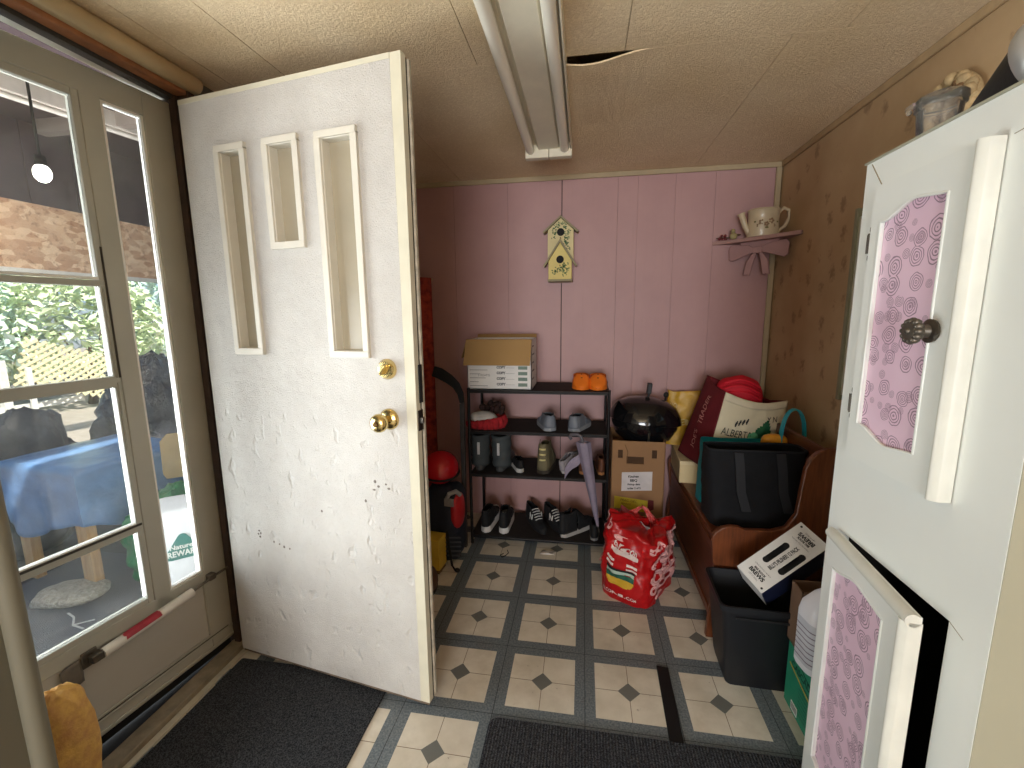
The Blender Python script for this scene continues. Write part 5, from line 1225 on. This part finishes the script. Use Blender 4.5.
# green box, brown carton and bleach jug beside the cupboard
t = thing('green_box', 'green printed box on the floor between bin and cupboard', 'box', (1.132, .225, 0), (0, 0, 0))
MB().box(0, .27, -.155, .14, 0, .236).build('carton', M('green_print', (40, 136, 104), .5, var=.1, vs=6), t, bevel=.002)
XF = Matrix(((0, 0, -1, 0), (-1, 0, 0, 0), (0, 1, 0, 0), (0, 0, 0, 1)))
mb = MB(); T0 = TX((-.0008, 0, 0)) @ XF
text_bm(mb, 'CASCADE', .030, T0 @ TX((-.04, .165, 0)), bold=.001); text_bm(mb, 'dishwasher', .018, T0 @ TX((-.01, .140, 0)))
for k in range(7): text_bm(mb, 'lava-vaisselle detergent', .011, T0 @ TX((.0, .118 - .014 * k, 0)))
mb.tube([T0 @ Vector((.02 + .07 * math.cos(a), .20 + .022 * math.sin(a), 0)) for a in [2 * PI * i / 24 for i in range(24)]], .001, 4, closed=True)
mb.build('lettering', M('dark_green_ink', (16, 72, 56), .6), t)
mb = MB(); mb.box(-.0012, 0, -.125, -.08, .008, .05); mb.box(-.0012, 0, .05, .09, .01, .04); lp = mb.build('bar_code', WCARD, t)
mb = MB()
for k in range(12): mb.box(-.0016, -.001, .053 + .003 * k, .0539 + .003 * k, .016, .037)
mb.build('bars', INK, lp)
mb = MB(); mb.hexa([(-.001, .12, .152), (0, .12, .152), (0, -.02, .120), (-.001, -.02, .120), (-.001, .12, .157), (0, .12, .157), (0, -.02, .125), (-.001, -.02, .125)]); mb.build('gold_stripe', M('gold_print', (206, 170, 60), .5), t)
t = thing('brown_carton', 'plain brown carton standing on the green box behind the white jug', 'box', (1.122, .328, .236))
mb = MB(); mb.box(0, .27, -.035, -.031, 0, .205); mb.box(0, .27, .031, .035, 0, .205); mb.box(0, .004, -.035, .035, 0, .205); mb.box(.266, .27, -.035, .035, 0, .205); mb.box(0, .27, -.035, .035, 0, .004)
mb.build('carton', M('dull_brown_card', (120, 92, 72), .85), t)
mb = MB(); mb.hexa([(0, -.035, .203), (.27, -.035, .203), (.27, -.031, .205), (0, -.031, .205), (0, -.045, .17), (.27, -.045, .17), (.27, -.042, .169), (0, -.042, .169)]); mb.build('flap', M('dull_brown_card', (120, 92, 72), .85), t)
t = thing('bleach_jug', 'white plastic jug with grey striped label on the green box', 'jug', (1.168, .235, .236), (0, 0, .15))
t.scale = (.95, .95, 1.22)
mb = MB(); loft(mb, [ring(.070, .046, .03, 0), ring(.074, .050, .03, .008), ring(.074, .050, .03, .145), ring(.068, .046, .03, .170), ring(.040, .036, .028, .195), ring(.022, .022, .02, .208), ring(.020, .020, .019, .222)])
mb.build('bottle', M('white_hdpe', (226, 224, 228), .35, var=.04), t, smooth=True, ang=50)
MB().lathe([(0, .220), (.023, .220), (.023, .250), (.0, .252)], 20).build('cap', M('pale_blue_cap', (190, 196, 214), .4), t, smooth=True)
mb = MB(); mb.tube([(.03, 0, .20), (.062, 0, .205), (.076, 0, .17), (.074, 0, .13)], .012, 10); mb.build('handle', M('white_hdpe', (226, 224, 228), .35), t, smooth=True)
def wrap(mb, z0, z1, o):
    q = ring(.0742 + o, .0502 + o, .03, 0)[12:24]; mb.grid(lambda u, v: (q[int(round(u * 11))][0], q[int(round(u * 11))][1], z0 + (z1 - z0) * v), 12, 2)
mb = MB(); wrap(mb, .02, .135, .0004); lp = mb.build('label', M('pale_grey_label', (206, 206, 212), .5), t, smooth=True)
mb = MB()
for k in range(7): wrap(mb, .03 + .014 * k, .033 + .014 * k, .0009)
mb.build('stripe', M('mauve_grey_print', (130, 116, 130), .6), lp)

# ================================================================== CORNER SHELF, BIRDHOUSE
t = thing('corner_shelf', 'small mauve corner shelf with a wooden ribbon bow', 'shelf', (XR, YB, 1.68))
MAUV = M('mauve_painted_wood', (172, 134, 132), .6, var=.1)
mb = MB(); pts = [(-.001, -.013), (-.001, -.30)]
for k in range(13): u = k / 12; pts.append((-.012 - .318 * u, -.305 + .29 * u + .012 * math.sin(PI * u)))
pts += [(-.335, -.013)]
mb.prism(pts, 0, .018); mb.build('shelf_board', M('dusty_pink_board', (176, 138, 130), .6, var=.1), t, bevel=.005)
# bow below, facing out of the corner
d = Vector((-.66, -.75, 0)).normalized(); Tb = basis((d.y * -1, d.x, 0), (0, 0, 1), (-.135, -.125, 0)); 
if (Tb.to_3x3() @ Vector((0, 0, 1))).dot(d) < 0: Tb = basis((d.y, -d.x, 0), (0, 0, 1), (-.135, -.125, 0))
def bowpart(poly, n_, dz=0): MB().prism(poly, -.006 + dz, .008 + dz, Tb).build(n_, MAUV, t, bevel=.003)
for s in (-1, 1):
    q = lambda P: [(s * x, z) for x, z in P]
    bowpart(q([(.012, -.038), (.045, -.018), (.135, -.008), (.148, -.025), (.145, -.085), (.128, -.094), (.05, -.066), (.012, -.056)]), 'bow_loop')
    bowpart(q([(.004, -.056), (.026, -.062), (.052, -.10), (.066, -.175), (.048, -.170), (.034, -.178), (.020, -.11)]), 'bow_tail', -.004)
bowpart([(-.02, -.03), (.02, -.03), (.024, -.062), (-.024, -.062)], 'bow_knot', .006)
MB().prism([(-.10, 0), (.10, 0), (.04, -.05), (-.04, -.05)], -.03, -.008, Tb).build('bracket', MAUV, t)
t = thing('watering_can', 'cream ceramic watering can with a flower relief on the corner shelf', 'watering can', (1.352, 1.475, 1.698), (0, 0, -.05))
t.scale = (1.08, 1.08, 1.08)
CER = M('cream_glazed_ceramic', (206, 188, 156), .35, var=.1, vs=20, coat=.2)
mb = MB(); mb.lathe([(0, 0), (.066, 0), (.068, .006), (.064, .075), (.066, .118), (.070, .122), (.066, .128), (.060, .126), (.058, .10), (.058, .02), (0, .012)], 36, Matrix.Diagonal((1.05, .8, 1, 1))); mb.build('body', CER, t, smooth=True, ang=50)
mb = MB(); mb.tube([(-.060, 0, .022), (-.082, 0, .058), (-.098, 0, .102), (-.102, 0, .114)], [.016, .013, .014, .019], 14); mb.build('spout', CER, t, smooth=True)
mb = MB(); mb.tube([(.060, 0, .108), (.085, 0, .130), (.108, 0, .118), (.112, 0, .085), (.092, 0, .045), (.066, 0, .026)], .0085, 10); mb.build('handle', CER, t, smooth=True)
mb = MB()
for x, z, r in ((-.022, .062, .012), (.018, .066, .012), (-.002, .052, .010), (.030, .045, .008), (-.034, .048, .008)):
    for k in range(5): a = k * 1.2566; mb.ell((x + r * .7 * math.cos(a), -.0545 + abs(x) * .35, z + r * .7 * math.sin(a)), (r * .5, .004, r * .5), 8, 5)
fo = mb.build('flower_relief', M('beige_relief', (150, 120, 90), .5), t, smooth=True)
mb = MB()
for x, z in ((-.045, .066), (.044, .062), (.0, .036), (-.016, .038), (.02, .034)): mb.ell((x, -.052 + abs(x) * .35, z), (.009, .003, .005), 8, 5)
mb.build('leaf_relief', M('olive_relief', (120, 112, 66), .6), t, smooth=True)
t = thing('bird_figurine', 'tiny pale bird ornament on the corner shelf by the watering can spout', 'figurine', (1.225, 1.525, 1.698))
mb = MB(); mb.ell((0, 0, .018), (.020, .015, .018), 14, 10); mb.ell((-.004, -.002, .044), (.012, .011, .012), 12, 8); mb.build('body', M('pale_olive_glaze', (168, 154, 108), .5), t, smooth=True)
mb = MB(); mb.lathe([(.004, 0), (0, .012)], 8, TX((-.014, -.004, .044)) @ RY(-PI / 2)); mb.ell((.022, .0, .024), (.016, .006, .005), 8, 6); mb.build('beak_and_tail', M('brown_glaze', (110, 84, 56), .6), t, smooth=True)
t = thing('berry_cluster', 'cluster of dark red berries at the outer end of the corner shelf', 'ornament', (1.178, 1.545, 1.698))
mb = MB()
for k in range(11): mb.ell((random.uniform(-.024, .024), random.uniform(-.012, .012), random.uniform(.006, .026)), (.007, .007, .007), 8, 6)
mb.build('berry', M('dark_red_berry', (110, 38, 44), .4), t, smooth=True)
mb = MB()
for k in range(6): a = k * 1.05; mb.ell((.026 * math.cos(a), .014 * math.sin(a), .012), (.010, .005, .003), 6, 4)
mb.build('leaf', M('dark_leaf', (64, 70, 44), .7), t)
# birdhouse
t = thing('birdhouse', 'double yellow birdhouse with painted ivy hanging on the mauve wall', 'birdhouse', (.297, YB, 1.50))
YEL = M('pale_yellow_paint', (226, 206, 128), .6, var=.1, vs=12); YEL2 = M('cream_yellow_paint', (222, 208, 156), .6, var=.1, vs=12)
ROOF = M('sage_painted_roof', (158, 148, 116), .6, var=.15)
def house(w_, zb, ze, za, y0, y1, mat, holez, nm):
    pts = [(-w_, zb), (w_, zb), (w_, ze), (0, za), (-w_, ze)]
    b = MB().prism(pts, -y1, -y0, RX(PI / 2)).build(nm, mat, t, bevel=.002)
    sl = (za - ze) / w_; n_ = math.hypot(1, sl); e = .022
    for s in (-1, 1):
        mb = MB(); p0 = Vector((0, za + .001)); p1 = Vector((s * (w_ + e), ze - sl * e + .001)); nn = Vector((s * sl, 1)).normalized() * .010
        mb.prism([tuple(p0), tuple(p1), tuple(p1 + nn), tuple(p0 + Vector((0, .010 * n_)))], -(y1), -(y0 - .016), RX(PI / 2)); mb.build('roof', ROOF, b, bevel=.0015)
    mb = MB(); mb.lathe([(0, 0), (.0215, 0), (.0215, .0015), (.0, .0015)], 24, TX((0, y0, holez)) @ RX(PI / 2)); mb.build('entrance_hole', BLACK, b)
    MB().tube([(0, y0, holez - .034), (0, y0 - .022, holez - .034)], .0035, 8).build('perch', M('dowel', (150, 120, 80), .6), b, smooth=True)
    return b
b1 = house(.074, .12, .288, .352, -.065, -.004, YEL2, .275, 'upper_house')
b2 = house(.066, .006, .110, .212, -.108, -.0655, YEL, .118, 'lower_house')
MB().box(-.070, .070, -.116, -.004, -.004, .008).build('floor_board', ROOF, t, bevel=.002)
IVY = M('ivy_green_paint', (52, 104, 62), .6, var=.3, vs=60)
def ivy(par, y, spots):
    mb = MB(); r_ = random.Random(2)
    for x, z, n_ in spots:
        for k in range(int(n_ * 1.7)):
            a = r_.random() * 6.28; px, pz = x + r_.gauss(0, .008), z + r_.gauss(0, .008); s = r_.uniform(.004, .0065)
            mb.F([mb.V((px + s * math.cos(a), y, pz + s * math.sin(a))), mb.V((px + s * .55 * math.cos(a + 1.57), y, pz + s * .55 * math.sin(a + 1.57))), mb.V((px - s * math.cos(a), y, pz - s * math.sin(a))), mb.V((px - s * .55 * math.cos(a + 1.57), y, pz - s * .55 * math.sin(a + 1.57)))])
    mb.build('painted_ivy', IVY, par, solid=.0006)
ivy(b1, -.0656, ((-.035, .275, 8), (-.030, .295, 7), (-.012, .315, 6), (.012, .318, 6), (.030, .298, 8), (.040, .272, 8), (.036, .245, 9), (.034, .215, 9), (.040, .19, 7), (-.042, .25, 3)))
ivy(b2, -.1086, ((-.034, .050, 6), (-.018, .056, 6), (.0, .060, 7), (.016, .070, 8), (.028, .078, 8), (.036, .060, 7), (.034, .095, 5), (.03, .045, 5)))
